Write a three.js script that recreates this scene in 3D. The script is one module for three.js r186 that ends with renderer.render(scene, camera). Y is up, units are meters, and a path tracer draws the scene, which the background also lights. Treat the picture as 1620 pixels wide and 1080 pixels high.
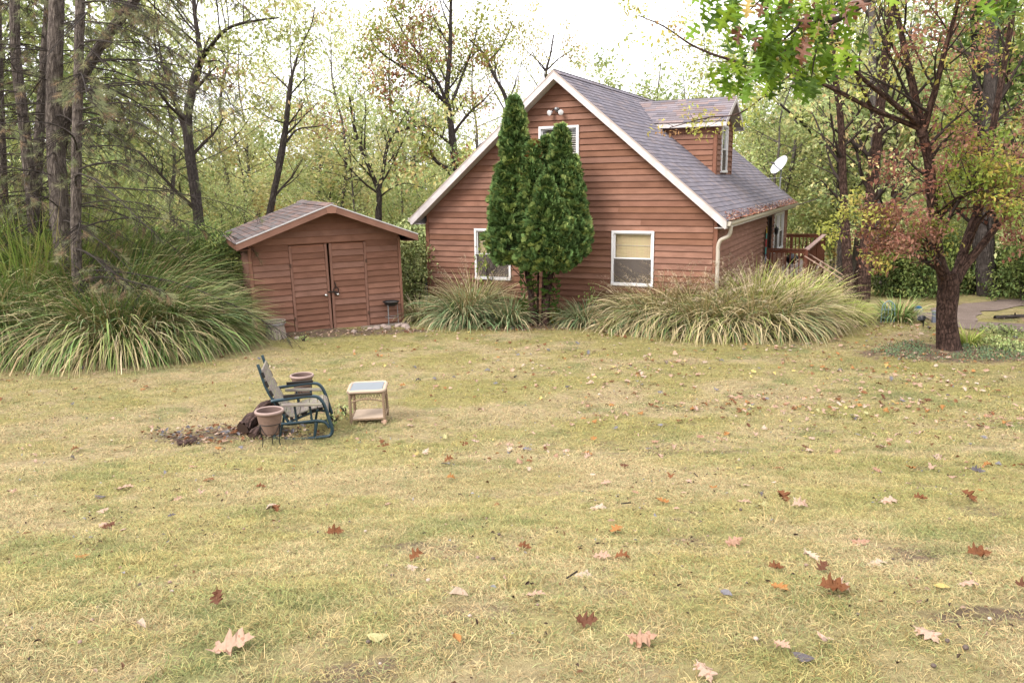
import * as THREE from 'three';
import { mergeGeometries } from 'three/addons/utils/BufferGeometryUtils.js';

// ---------- camera, sky, sun, exposure ----------
const scene = new THREE.Scene();
const camera = new THREE.PerspectiveCamera(47.06, 1024 / 682, 0.05, 900);
camera.position.set(0, 3.4, 0);
camera.rotation.set(-0.20188, 0, -0.01374, 'YXZ');
const renderer = new THREE.WebGLRenderer({ antialias: true });
renderer.toneMapping = THREE.LinearToneMapping;
renderer.toneMappingExposure = 3.6;
renderer.shadowMap.enabled = true;
renderer.shadowMap.type = THREE.PCFSoftShadowMap;
{
  const w = 64, h = 32, a = new Float32Array(w * h * 4);
  for (let j = 0; j < h; j++) for (let i = 0; i < w; i++) {
    const el = Math.max(0, Math.sin((j + 0.5 - h / 2) / h * Math.PI)), L = 0.56 + 0.52 * el;
    a.set([L * 1.0, L * 0.985, L * 1.005, 1], (j * w + i) * 4);
  }
  const sky = new THREE.DataTexture(a, w, h, THREE.RGBAFormat, THREE.FloatType);
  sky.mapping = THREE.EquirectangularReflectionMapping;
  sky.magFilter = sky.minFilter = THREE.LinearFilter; sky.wrapS = THREE.RepeatWrapping; sky.needsUpdate = true;
  scene.background = sky; scene.environment = sky;
}
const sun = new THREE.DirectionalLight(new THREE.Color(1, 0.94, 0.86), 1.5);
sun.position.set(-34, 40, 14); sun.target.position.set(0, 0, -14);
sun.castShadow = true; sun.shadow.radius = 45; sun.shadow.mapSize.set(2048, 2048);
Object.assign(sun.shadow.camera, { left: -40, right: 40, top: 40, bottom: -40, near: 1, far: 120 });
scene.add(sun, sun.target);


// ---------- helpers ----------
const V = (x, y, z) => new THREE.Vector3(x, y, z), V3 = a => new THREE.Vector3(...a);
function RNG(s) { return () => { s |= 0; s = s + 0x6D2B79F5 | 0; let t = Math.imul(s ^ s >>> 15, 1 | s); t = t + Math.imul(t ^ t >>> 7, 61 | t) ^ t; return ((t ^ t >>> 14) >>> 0) / 4294967296; }; }
const hsh = (x, y, s = 0) => { let h = Math.imul(x | 0, 374761393) ^ Math.imul(y | 0, 668265263) ^ Math.imul(s | 0, 974711); h = Math.imul(h ^ h >>> 13, 1274126177); return ((h ^ h >>> 16) >>> 0) / 4294967296; };
function noise(x, y, s = 0, per = 0) {
  const xi = Math.floor(x), yi = Math.floor(y), fx = x - xi, fy = y - yi, u = fx * fx * (3 - 2 * fx), v = fy * fy * (3 - 2 * fy);
  if (per) { const w = k => ((k % per) + per) % per, a = hsh(w(xi), w(yi), s), b = hsh(w(xi + 1), w(yi), s), c = hsh(w(xi), w(yi + 1), s), d = hsh(w(xi + 1), w(yi + 1), s); return a + (b - a) * u + (c - a) * v + (a - b - c + d) * u * v; }
  const a = hsh(xi, yi, s), b = hsh(xi + 1, yi, s), c = hsh(xi, yi + 1, s), d = hsh(xi + 1, yi + 1, s);
  return a + (b - a) * u + (c - a) * v + (a - b - c + d) * u * v;
}
const fbm = (x, y, s = 0, o = 4) => { let r = 0, a = 0.5, n = 0; for (let i = 0; i < o; i++) { r += a * noise(x, y, s + i); n += a; a *= 0.5; x *= 2.03; y *= 2.03; } return r / n; };
const clamp = (v, a = 0, b = 1) => Math.min(b, Math.max(a, v)), lerp = (a, b, t) => a + (b - a) * t;
const sstep = (a, b, x) => { const t = clamp((x - a) / (b - a)); return t * t * (3 - 2 * t); };
const mixc = (a, b, t) => [lerp(a[0], b[0], t), lerp(a[1], b[1], t), lerp(a[2], b[2], t)];
const toS = v => 255 * (v <= 0.0031308 ? 12.92 * v : 1.055 * Math.pow(v, 1 / 2.4) - 0.055);
function dataTex(w, h, fn, color = true) {            // fn(u,v) gives linear rgb, or one grey value for relief
  const a = new Uint8Array(w * h * 4);
  for (let j = 0; j < h; j++) for (let i = 0; i < w; i++) {
    const c = fn(i / w, j / h), k = (j * w + i) * 4;
    if (color) { a[k] = toS(clamp(c[0])); a[k + 1] = toS(clamp(c[1])); a[k + 2] = toS(clamp(c[2])); } else a[k] = a[k + 1] = a[k + 2] = 255 * clamp(c);
    a[k + 3] = 255;
  }
  const t = new THREE.DataTexture(a, w, h);
  t.wrapS = t.wrapT = THREE.RepeatWrapping; t.magFilter = THREE.LinearFilter; t.minFilter = THREE.LinearMipmapLinearFilter; t.generateMipmaps = true;
  if (color) t.colorSpace = THREE.SRGBColorSpace; t.needsUpdate = true; return t;
}
const taken = {};
function numbered(n) { if (!(n in taken)) { taken[n] = 0; return n; } return n + '_' + String(++taken[n]).padStart(3, '0'); }
function tag(o, label, category, group) { o.userData.label = label; o.userData.category = category; if (group) o.userData.group = group; return o; }
function thing(name, label, category, pos = [0, 0, 0], turn = 0, group) {
  const o = new THREE.Group(); o.name = numbered(name); o.position.set(...pos); o.rotation.y = turn; scene.add(o); return tag(o, label, category, group);
}
function part(name, geo, mat, parent) { const m = new THREE.Mesh(geo, mat); m.name = name; parent.add(m); return m; }
function struct(name, geo, mat) { const m = part(numbered(name), geo, mat, scene); m.userData.kind = 'structure'; return m; }
function copyOf(o, pos, turn, scale, label) {
  const c = o.clone(); c.name = numbered(o.name.replace(/_\d{3}$/, '')); scene.add(c); c.position.set(...pos); c.rotation.y = turn; c.scale.setScalar(scale);
  c.userData = { ...o.userData }; if (label) c.userData.label = label; return c;
}
class GB {                                            // flat-shaded quads and triangles
  constructor() { this.p = []; this.u = []; this.c = []; }
  tri(a, b, c, ua = [0, 0], ub = [0, 0], uc = [0, 0], col) { this.p.push(...a, ...b, ...c); this.u.push(...ua, ...ub, ...uc); if (col) this.c.push(...col, ...col, ...col); return this; }
  quad(a, b, c, d, uv, col) { uv = uv || [[0, 0], [1, 0], [1, 1], [0, 1]]; this.tri(a, b, c, uv[0], uv[1], uv[2], col); return this.tri(a, c, d, uv[0], uv[2], uv[3], col); }
  get geo() {
    const g = new THREE.BufferGeometry();
    g.setAttribute('position', new THREE.Float32BufferAttribute(this.p, 3)); g.setAttribute('uv', new THREE.Float32BufferAttribute(this.u, 2));
    if (this.c.length) g.setAttribute('color', new THREE.Float32BufferAttribute(this.c, 3));
    g.computeVertexNormals(); return g;
  }
}
let boxes = 0;
// a box with uv in metres (long side along u), centred at c
function box(w, h, d, c = [0, 0, 0], rot, bev = 0.003) {
  const x = w / 2, y = h / 2, z = d / 2, b = Math.min(bev, x * 0.4, y * 0.4, z * 0.4), g = new GB();
  const ux = (boxes++ * 0.377) % 3;
  const P = (a, s, t, q) => { const v = [0, 0, 0]; v[a] = s; v[(a + 1) % 3] = t; v[(a + 2) % 3] = q; return v; };
  const D = [x, y, z];
  for (let a = 0; a < 3; a++) for (const s of [-1, 1]) {
    const e = D[(a + 1) % 3] - b, f = D[(a + 2) % 3] - b, A = s * D[a], long = e >= f;
    const q = [P(a, A, -e, -f), P(a, A, e, -f), P(a, A, e, f), P(a, A, -e, f)]; if (s < 0) q.reverse();
    const uv = q.map(v => { const m = v[(a + 1) % 3], n = v[(a + 2) % 3]; return long ? [m + ux, n] : [n + ux, m]; });
    g.quad(...q, uv);
    // chamfers shared with the next axis
    for (const r of [-1, 1]) {
      const B = D[(a + 1) % 3] * r, f2 = D[(a + 2) % 3] - b;
      const q2 = [P(a, A, r * e, -f2), P(a, s * (D[a] - b), B, -f2), P(a, s * (D[a] - b), B, f2), P(a, A, r * e, f2)];
      if (s * r < 0) q2.reverse(); g.quad(...q2, q2.map(v => [v[(a + 2) % 3], v[a]]));
    }
  }
  const G = g.geo, m = new THREE.Matrix4(); if (rot) m.makeRotationFromEuler(new THREE.Euler(...rot)); m.setPosition(...c); G.applyMatrix4(m); return G;
}
const merge = l => mergeGeometries(l.map(g => g.index ? g.toNonIndexed() : g), false);
// tapered tube with parallel-transported frames; rad(t) in metres; uv in metres
function tube(pts, rad, sides = 6, bump = 0, seed = 1, caps = false) {
  const n = pts.length, pos = [], uv = [], idx = [];
  let T = pts[1].clone().sub(pts[0]).normalize(), N = Math.abs(T.y) > 0.9 ? V(1, 0, 0) : V(0, 1, 0), len = 0;
  N.sub(T.clone().multiplyScalar(N.dot(T))).normalize();
  const R0 = rad(0.3);
  for (let i = 0; i < n; i++) {
    if (i) len += pts[i].distanceTo(pts[i - 1]);
    const t2 = (i < n - 1 ? pts[i + 1] : pts[i]).clone().sub(i ? pts[i - 1] : pts[i]).normalize();
    N.sub(t2.clone().multiplyScalar(N.dot(t2))).normalize(); const B = t2.clone().cross(N);
    const r = rad(i / (n - 1));
    for (let k = 0; k <= sides; k++) {
      const a = k / sides * Math.PI * 2, kk = k % sides;
      const rr = r * (1 + bump * (noise(kk * 1.7 + seed * 9.1, len * 3.1 / Math.max(0.2, R0 * 4), seed) - 0.5) * 2);
      const d = N.clone().multiplyScalar(Math.cos(a)).addScaledVector(B, Math.sin(a));
      pos.push(pts[i].x + d.x * rr, pts[i].y + d.y * rr, pts[i].z + d.z * rr); uv.push(k / sides * Math.max(0.05, R0 * 6.28), len);
    }
  }
  for (let i = 0; i < n - 1; i++) for (let k = 0; k < sides; k++) { const a = i * (sides + 1) + k, b = a + sides + 1; idx.push(a, a + 1, b, b, a + 1, b + 1); }
  if (caps) for (const e of [0, n - 1]) {
    const c = pos.length / 3; pos.push(pts[e].x, pts[e].y, pts[e].z); uv.push(0.02, 0.02);
    for (let k = 0; k < sides; k++) { const a = e * (sides + 1) + k; e ? idx.push(c, a, a + 1) : idx.push(c, a + 1, a); }
  }
  const g = new THREE.BufferGeometry();
  g.setAttribute('position', new THREE.Float32BufferAttribute(pos, 3)); g.setAttribute('uv', new THREE.Float32BufferAttribute(uv, 2)); g.setIndex(idx);
  g.computeVertexNormals(); return g;
}
const curve = (pts, n) => new THREE.CatmullRomCurve3(pts.map(p => Array.isArray(p) ? V3(p) : p), false, 'centripetal').getPoints(n);
const pipe = (pts, r, n = 20, sides = 8) => tube(curve(pts, n), () => r, sides, 0, 1, true);
const rod = (a, b, r, sides = 6) => tube([V3(a), V3(b)], () => r, sides, 0, 1, true);
function lathe(prof, seg = 28) { const g = new THREE.LatheGeometry(prof.map(p => new THREE.Vector2(p[0], p[1])), seg); return g; }

// ---------- the lie of the land ----------
const DX = [-40, -6, 0, 2.4, 4, 6, 8.7, 12, 15, 18, 22, 30, 45, 80, 160, 400], DY = [1.1, 1.25, 1.4, 1.61, 2.0, 2.45, 2.9, 3.12, 3.22, 3.26, 3.33, 4.2, 6.2, 9, 12, 16];
function drop(d) {
  const n = DX.length; let i = 0; while (i < n - 2 && d > DX[i + 1]) i++;
  const s = k => { if (k <= 0 || k >= n - 1) return 0; const a = (DY[k] - DY[k - 1]) / (DX[k] - DX[k - 1]), b = (DY[k + 1] - DY[k]) / (DX[k + 1] - DX[k]); return a * b <= 0 ? 0 : 2 * a * b / (a + b); };
  const h = DX[i + 1] - DX[i], t = clamp((d - DX[i]) / h);
  return (2 * t ** 3 - 3 * t * t + 1) * DY[i] + (t ** 3 - 2 * t * t + t) * h * s(i) + (-2 * t ** 3 + 3 * t * t) * DY[i + 1] + (t ** 3 - t * t) * h * s(i + 1);
}
const H = (x, z) => 3.4 - drop(-z) + (fbm(x * 0.7, z * 0.7, 5, 3) - 0.5) * 0.08 + (fbm(x * 4, z * 4, 9, 2) - 0.5) * 0.02;
const onG = ([x, z], dy = 0) => [x, H(x, z) + dy, z];
// bare or planted places: [x, z, rx, rz, kind]
const PIT = [-3.40,-8.96], ARB = [0.62, -17.95], TREE = [8.17,-14.22];
const beds = [[PIT[0], PIT[1], 0.95, 0.52, 'litter'], [ARB[0], ARB[1] + 0.25, 1.5, 0.75, 'mulch'], [TREE[0] + 0.25, TREE[1] + 0.2, 2.0, 1.0, 'mulch'], [-4.0, -17.1, 2.2, 0.55, 'soil']];
const bedAt = (x, z, grow = 0) => {
  let m = 0, w = null;
  for (const b of beds) {
    const q = Math.hypot((x - b[0]) / (b[2] + grow), (z - b[1]) / (b[3] + grow)); if (q > 1.5) continue;
    if (w === null) w = 0.7 * (fbm(x * 2.2, z * 2.2, 31, 3) - 0.5);
    m = Math.max(m, 1 - sstep(0.75 + w, 1.1 + w, q));
  }
  return m;
};
const pathC = [[16.5, -15.6], [13.2, -15.9], [11.2, -16.4], [10.1, -17.2], [10.3, -18.3], [11.6, -19.4], [14, -20.4]];
const pathDist = (x, z) => { let m = 99; for (let i = 0; i < pathC.length - 1; i++) { const [ax, az] = pathC[i], [bx, bz] = pathC[i + 1], t = clamp(((x - ax) * (bx - ax) + (z - az) * (bz - az)) / ((bx - ax) ** 2 + (bz - az) ** 2)); m = Math.min(m, Math.hypot(x - ax - t * (bx - ax), z - az - t * (bz - az))); } return m; };
// what the turf is made of at a place: colours of matter, mixed by patchy noise
const STRAW = [0.49, 0.39, 0.22], GREEN = [0.2, 0.235, 0.09], MOSS = [0.365, 0.325, 0.115], SOIL = [0.085, 0.058, 0.044], OLIVE = [0.41, 0.355, 0.155];
function turf(x, z) {
  const a = fbm(x * 0.55 + 3, z * 0.8, 11, 4), b = fbm(x * 1.7, z * 2.1, 21, 4), c = fbm(x * 5.5, z * 5.5, 41, 3);
  let col = mixc(STRAW, OLIVE, sstep(0.38, 0.62, a * 0.6 + c * 0.4));
  col = mixc(col, GREEN, 0.65 * sstep(0.55, 0.7, b * 0.7 + c * 0.3));
  const far = sstep(6.5, 10, -z);
  col = mixc(col, MOSS, (0.35 + 0.4 * far) * sstep(0.47, 0.62, fbm(x * 0.9 + 40, z * 1.1, 51, 4)));
  const bare = sstep(0.64, 0.74, fbm(x * 1.9 + 9, z * 2.6, 61, 4)) * (1 - 0.6 * far) * sstep(-2, 2, x + 1.5);
  return { col, bare: Math.max(bare * 0.9, bedAt(x, z)) };
}

// ---------- materials ----------
const std = (color, o = {}) => new THREE.MeshPhysicalMaterial({ color: color.isColor ? color : new THREE.Color().setRGB(...color), roughness: 0.85, specularIntensity: (o.roughness ?? 0.85) >= 0.6 ? 0.22 : 0.8, ...o });
const rep = (t, x, y) => { const c = t.clone(); c.repeat.set(x, y); c.needsUpdate = true; return c; };
const sidingTex = dataTex(1024, 256, (u, v) => {
  const g = noise(u * 24, v * 96, 3, 0) * 0.5 + noise(u * 60, v * 200, 4) * 0.5, blot = fbm(u * 9, v * 5, 8, 4), scr = noise(u * 150, v * 120, 6);
  let c = mixc([0.80, 0.78, 0.78], [1, 1, 1], g * 0.6 + blot * 0.5);
  if (scr > 0.93 && blot > 0.5) c = mixc(c, [1.0, 1.0, 1.0], 0.5);
  return c.map((q, i) => q * (0.82 + 0.3 * blot * [1, 1.03, 1.07][i]));
});
const sidingBump = dataTex(512, 128, (u, v) => noise(u * 20, v * 64, 3) * 0.6 + noise(u * 90, v * 120, 7) * 0.4, false);
const SIDE = [[0.298, 0.148, 0.102], [0.333, 0.17, 0.117], [0.256, 0.127, 0.085], [0.314, 0.168, 0.122], [0.278, 0.138, 0.089], [0.358, 0.191, 0.136]].map(c => std(c, { map: sidingTex, bumpMap: sidingBump, bumpScale: 0.0012, roughness: 0.82 }));
const SIDE_DULL = [[0.32, 0.175, 0.132], [0.34, 0.186, 0.142], [0.3, 0.162, 0.122]].map(c => std(c, { map: sidingTex, bumpMap: sidingBump, bumpScale: 0.0012 }));
const SHEDC = SIDE.slice(0, 4);                                       // the same stain as the house
const trimBrown = std([0.28, 0.13, 0.086], { map: sidingTex, roughness: 0.75 }), wallBack = std([0.3, 0.14, 0.09]);
const rakePaint = std([0.78, 0.72, 0.71], { map: rep(sidingTex, 1, 1), roughness: 0.6 }), soffitPaint = std([0.74, 0.68, 0.65]), whitePaint = std([0.9, 0.89, 0.91], { roughness: 0.45 }), gutterPaint = std([0.58, 0.52, 0.44], { roughness: 0.45 });
const grit = dataTex(512, 512, (u, v) => { const s = 0.72 + 0.4 * hsh(u * 512, v * 512, 2) * 0.7 + 0.2 * fbm(u * 8, v * 8, 4, 3); return [s, s, s]; });
const gritBump = dataTex(256, 256, (u, v) => hsh(u * 256, v * 256, 5) * 0.6 + noise(u * 64, v * 64, 3, 64) * 0.4, false);
const shingleMat = std([1, 1, 1], { map: rep(grit, 1.5, 1.5), bumpMap: rep(gritBump, 2, 2), bumpScale: 0.002, roughness: 0.95, vertexColors: true });
const glass = new THREE.MeshPhysicalMaterial({ color: 0xffffff, roughness: 0.02, transmission: 1, thickness: 0, ior: 1.5 });
const roomPaint = std([0.4, 0.37, 0.33]), dark = std([0.03, 0.027, 0.025]), blackMetal = std([0.022, 0.022, 0.025], { roughness: 0.45, metalness: 0.3 });
const blindTex = dataTex(256, 256, (u, v) => { const l = (v * 34) % 1; const k = l < 0.16 ? 0.72 : 0.9 + 0.1 * noise(u * 60, v * 34, 2); return [0.58 * k, 0.47 * k * (0.95 + 0.1 * noise(u * 6, v * 30, 4)), 0.29 * k]; });
const bamboo = std([1, 1, 1], { map: blindTex }), screenMat = std([0.16, 0.135, 0.12], { transparent: true, opacity: 0.72, roughness: 0.9 });
const slatBlind = std([0.62, 0.58, 0.52], { roughness: 0.7 });
const concreteTex = dataTex(512, 512, (u, v) => { const s = 0.75 + 0.35 * fbm(u * 16, v * 16, 14, 4) + 0.12 * (hsh(u * 512, v * 512) - 0.5); return [s, s * 0.97, s * 0.93]; });
const concrete = std([0.3, 0.26, 0.23], { map: concreteTex });
const metalGrey = std([0.4, 0.41, 0.43], { roughness: 0.45, metalness: 0.6 });
const deckWood = [[0.2, 0.075, 0.045], [0.22, 0.085, 0.055], [0.18, 0.07, 0.045]].map(c => std(c, { map: sidingTex, roughness: 0.7 })), deckFloor = std([0.4, 0.33, 0.3], { map: sidingTex });

// ---------- ground ----------
{
  const X0 = -22, Z0 = -30, SX = 44, SZ = 33;
  const lawn = dataTex(1600, 1200, (u, v) => {
    const x = X0 + u * SX, z = Z0 + v * SZ, t = turf(x, z), n = hsh(u * 1600, v * 1200, 7), f = noise(x * 30, z * 30, 3), g = noise(x * 13, z * 17, 5);
    let c = mixc(t.col, SOIL, 0.1 + 0.38 * f * g);
    const soil = mixc(SOIL, [0.2, 0.135, 0.105], g); c = mixc(c, soil, t.bare * (0.55 + 0.45 * sstep(0.25, 0.6, g)));
    return c.map(q => q * (0.82 + 0.36 * n));
  });
  const xs = [], zs = [];
  for (let x = -170; x <= 170.01;) { xs.push(x); x += Math.abs(x) < 17 ? 0.25 : Math.abs(x) < 30 ? 1 : 7; }
  for (let z = -330; z <= 14.01;) { zs.push(z); z += z > -23 ? 0.25 : z > -50 ? 1.2 : 10; }
  const pos = [], uv = [], idx = [];
  for (const z of zs) for (const x of xs) {
    pos.push(x, H(x, z), z); uv.push((x - X0) / SX, (z - Z0) / SZ);
  }
  const nx = xs.length;
  for (let j = 0; j < zs.length - 1; j++) for (let i = 0; i < nx - 1; i++) { const a = j * nx + i, b = a + nx; idx.push(a, b, a + 1, b, b + 1, a + 1); }
  const g = new THREE.BufferGeometry(); g.setAttribute('position', new THREE.Float32BufferAttribute(pos, 3)); g.setAttribute('uv', new THREE.Float32BufferAttribute(uv, 2)); g.setIndex(idx); g.computeVertexNormals();
  tag(struct('ground', g, std([1, 1, 1], { map: lawn, roughness: 1, bumpMap: rep(gritBump, 160, 120), bumpScale: 0.012 })), 'dry yellow green lawn sloping down to the house and the woods', 'ground');
  // gravel path at the edge of the lawn
  const c = curve(pathC.map(p => [p[0], 0, p[1]]), 60), pp = [], pu = [], pi = [], M = 10;
  c.forEach((p, i) => { const t = (i < 60 ? c[i + 1] : p).clone().sub(i ? c[i - 1] : p).normalize(); for (let k = 0; k <= M; k++) { const o = (k / M - 0.5) * 2 * (0.5 + 0.3 * (noise(i * 0.4, k > M / 2 ? 5 : 1, 8) - 0.5)), x = p.x - t.z * o, z = p.z + t.x * o; pp.push(x, H(x, z) + 0.018, z); pu.push(x, z); } });
  for (let i = 0; i < 60; i++) for (let k = 0; k < M; k++) { const a = i * (M + 1) + k, b = a + M + 1; pi.push(a, a + 1, b, b, a + 1, b + 1); }
  const pg = new THREE.BufferGeometry(); pg.setAttribute('position', new THREE.Float32BufferAttribute(pp, 3)); pg.setAttribute('uv', new THREE.Float32BufferAttribute(pu, 2)); pg.setIndex(pi); pg.computeVertexNormals();
  const grav = dataTex(512, 512, (u, v) => { const a = hsh(u * 160, v * 160, 3), b = fbm(u * 6, v * 6, 5); return mixc([0.1, 0.075, 0.062], [0.36, 0.28, 0.24], a * 0.55 + b * 0.4); });
  tag(struct('gravel_path', pg, std([1, 1, 1], { map: rep(grav, 0.6, 0.6), bumpMap: rep(gritBump, 1.2, 1.2), bumpScale: 0.01, roughness: 1 })), 'grey gravel path curving past the woods', 'path');
}

// ---------- clapboard walls ----------
const EXPO = 0.139;
// frame: O origin, U along the wall, N outward; heights are along +y
function wallPoint(f, u, v, n) { return [f.O[0] + f.U[0] * u + f.N[0] * n, f.O[1] + v, f.O[2] + f.U[2] * u + f.N[2] * n]; }
let boardCount = 0;
function clapboard(f, a0, a1, b0, b1, y0, y1, mats, parent, lift = 0.028) {      // bottom edge a0..a1, top edge b0..b1
  if (a1 - a0 < 0.015 && b1 - b0 < 0.015) return;
  const g = new GB(), k = boardCount++, ou = hsh(k, 3) * 5, ov = hsh(k, 7) * 3, w = 0.002 * (hsh(k, 11) - 0.5) * 2, d = 0.004;
  const lo = y0 - 0.012 + w, A = wallPoint(f, a0, lo, lift + d * hsh(k, 1)), B = wallPoint(f, a1, lo, lift + d * hsh(k, 2)), C = wallPoint(f, b1, y1 - 0.024, 0.005), D = wallPoint(f, b0, y1 - 0.024, 0.005);
  const A0 = wallPoint(f, a0, lo, 0), B0 = wallPoint(f, a1, lo, 0), C0 = wallPoint(f, b1, y1 - 0.024, 0), D0 = wallPoint(f, b0, y1 - 0.024, 0);
  const U = (x, y) => [(x + ou) * 0.5, (y + ov) * 1.4];
  g.quad(A, B, C, D, [U(a0, 0), U(a1, 0), U(b1, EXPO), U(b0, EXPO)]).quad(A0, B0, B, A, [U(a0, 0), U(a1, 0), U(a1, 0.02), U(a0, 0.02)]).quad(A, D, D0, A0).quad(B, B0, C0, C).quad(D, C, C0, D0);
  part('siding_board', g.geo, mats[Math.floor(hsh(k, 5) * mats.length)], parent);
}
// rows from y0 up; lim(y) = [uMin, uMax] of the wall at that height; holes = [u0, u1, v0, v1]
function clad(f, y0, rows, lim, holes, mats, parent, seed, maxLen = 3.8, lift = 0.03) {
  const r = RNG(seed);
  for (let i = 0; i < rows; i++) {
    const a = y0 + i * EXPO, b = a + EXPO, [la, ra] = lim(a), [lb, rb] = lim(b); if (ra - la < 0.05) break;
    let spans = [[la, ra, Math.min(lb, rb), Math.max(lb, rb)]];
    for (const h of holes) if (b > h[2] + 0.03 && a < h[3] - 0.03) spans = spans.flatMap(s => h[0] > s[0] && h[1] < s[1] ? [[s[0], h[0], Math.min(s[2], h[0]), h[0]], [h[1], s[1], h[1], Math.max(s[3], h[1])]] : [s]);
    for (const s of spans) {
      let u = s[0];
      while (s[1] - u > maxLen * 1.25) { const e = u + maxLen * (0.35 + 0.6 * r()); clapboard(f, u, e - 0.002, u === s[0] ? s[2] : u, e - 0.002, a, b, mats, parent, lift); u = e; }
      clapboard(f, u, s[1], u === s[0] ? s[2] : u, s[3], a, b, mats, parent, lift);
    }
  }
}
const inF = (f, geo) => { const m = new THREE.Matrix4().makeBasis(V3(f.U), V(0, 1, 0), V3(f.N)); m.setPosition(...f.O); return geo.applyMatrix4(m); };
function panel(f, outline, holes, thick) {
  const s = new THREE.Shape(outline.map(p => new THREE.Vector2(...p)));
  for (const h of holes) s.holes.push(new THREE.Path([[h[0], h[2]], [h[0], h[3]], [h[1], h[3]], [h[1], h[2]]].map(p => new THREE.Vector2(...p))));
  const g = new THREE.ExtrudeGeometry(s, { depth: thick, bevelEnabled: false }); g.translate(0, 0, -thick); return inF(f, g.toNonIndexed ? g : g);
}
function windowUnit(f, [u0, u1, v0, v1], parent, o = {}) {
  const w = u1 - u0, h = v1 - v0, cx = (u0 + u1) / 2, cy = (v0 + v1) / 2, t = o.trim || 0.055, mid = v0 + h * 0.5;
  const B = (...a) => inF(f, box(...a));
  const win = part('window', merge([B(w, t, 0.075, [cx, v1 - t / 2, 0.015]), B(w, t * 1.25, 0.09, [cx, v0 + t * 0.62, 0.022]), B(t, h - t * 2.25, 0.075, [u0 + t / 2, cy + t * 0.12, 0.015]), B(t, h - t * 2.25, 0.075, [u1 - t / 2, cy + t * 0.12, 0.015])]), whitePaint, parent);
  const iu0 = u0 + t, iu1 = u1 - t, iv0 = v0 + t * 1.25, iv1 = v1 - t, st = 0.028, iw = iu1 - iu0;
  const sash = (a, b, n, bot) => { part('sash', merge([B(iw, st, 0.028, [cx, b - st / 2, n]), B(iw, bot, 0.028, [cx, a + bot / 2, n]), B(st, b - a - st - bot, 0.028, [iu0 + st / 2, (a + b + bot - st) / 2, n]), B(st, b - a - st - bot, 0.028, [iu1 - st / 2, (a + b + bot - st) / 2, n])]), whitePaint, win); part('pane', B(iw - 2 * st + 0.006, b - a - st - bot + 0.006, 0.004, [cx, (a + b + bot - st) / 2, n], null, 0.0005), glass, win); };
  sash(mid - 0.015, iv1, -0.002, 0.03); sash(iv0, mid + 0.012, -0.034, 0.035);
  if (o.screen !== false) part('insect_screen', B(iw, mid - iv0 - 0.02, 0.002, [cx, (iv0 + mid) / 2 - 0.01, 0.006], null, 0.0004), screenMat, win);
  if (o.blind === 'bamboo') { part('blind', B(iw - 0.02, iv1 - iv0 - 0.02, 0.008, [cx, (iv0 + iv1) / 2, -0.075]), bamboo, win); part('blind_rail', merge([B(iw - 0.02, 0.012, 0.014, [cx, iv0 + (mid - iv0) * 0.52, -0.06]), B(iw - 0.02, 0.01, 0.012, [cx, mid + (iv1 - mid) * 0.5, -0.062])]), slatBlind, win); }
  if (o.blind === 'slats') for (let v = iv0 + 0.03; v < iv1 - 0.02; v += 0.05) part('slat', inF(f, box(iw - 0.02, 0.004, 0.045, [cx, v, -0.09], [0.55, 0, 0], 0.0008)), slatBlind, win);
  part('reveal', merge([B(iw + 0.1, iv1 - iv0 + 0.1, 0.01, [cx, (iv0 + iv1) / 2, -0.5]), B(iw + 0.1, 0.01, 0.38, [cx, iv1 + 0.04, -0.3]), B(iw + 0.1, 0.01, 0.38, [cx, iv0 - 0.04, -0.3]), B(0.01, iv1 - iv0 + 0.06, 0.38, [iu0 - 0.04, (iv0 + iv1) / 2, -0.3]), B(0.01, iv1 - iv0 + 0.06, 0.38, [iu1 + 0.04, (iv0 + iv1) / 2, -0.3])]), o.dim || roomPaint, win);
  return win;
}
// shingle courses on a plane: P(s, t, n) gives a point; range(i) the span of s for course i
function shingles(parent, P, n, expo, range, tone, seed) {
  const r = RNG(seed);
  for (let i = 0; i < n; i++) {
    const [s0, s1] = range(i); if (s1 - s0 < 0.05) continue;
    const g = new GB(), t0 = i * expo, t1 = t0 + expo + 0.03; let s = s0 - r() * 0.2, first = true;
    while (s < s1) {
      const a = Math.max(s, s0), e = Math.min(s + 0.21 + 0.2 * r(), s1); s = e; if (e - a < 0.004) continue;
      const lift = 0.011 + 0.005 * r(), jit = 0.006 * (r() - 0.5), c = tone(r, i, (a + e) / 2), ou = r(), A = P(a, t0 + jit, lift), B = P(e - 0.004, t0 + jit, lift), C = P(e - 0.004, t1, 0.003), D = P(a, t1, 0.003);
      const uv = [[a + ou, t0], [e + ou, t0], [e + ou, t1], [a + ou, t1]];
      g.quad(A, B, C, D, uv, c).quad(P(a, t0 + jit, 0), P(e - 0.004, t0 + jit, 0), B, A, uv, c.map(q => q));
    }
    part('shingle_course', g.geo, shingleMat, parent);
  }
}
const greyRoof = (r, i, s) => { const k = 0.82 + 0.3 * r(); const m = r(); return (m < 0.2 ? [0.235, 0.2, 0.215] : m < 0.35 ? [0.185, 0.172, 0.205] : [0.21, 0.19, 0.22]).map(q => q * k); };
const mixedRoof = (r, i, s) => { const k = 0.8 + 0.4 * r(); const m = r(); return (m < 0.35 ? [0.25, 0.19, 0.185] : m < 0.6 ? [0.18, 0.165, 0.19] : [0.22, 0.19, 0.205]).map(q => q * k); };
const brownRoof = (r, i, s) => { const k = 0.8 + 0.4 * r(); const m = r(); return (m < 0.3 ? [0.25, 0.17, 0.15] : m < 0.5 ? [0.17, 0.155, 0.155] : [0.21, 0.165, 0.16]).map(q => q * k); };

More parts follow.
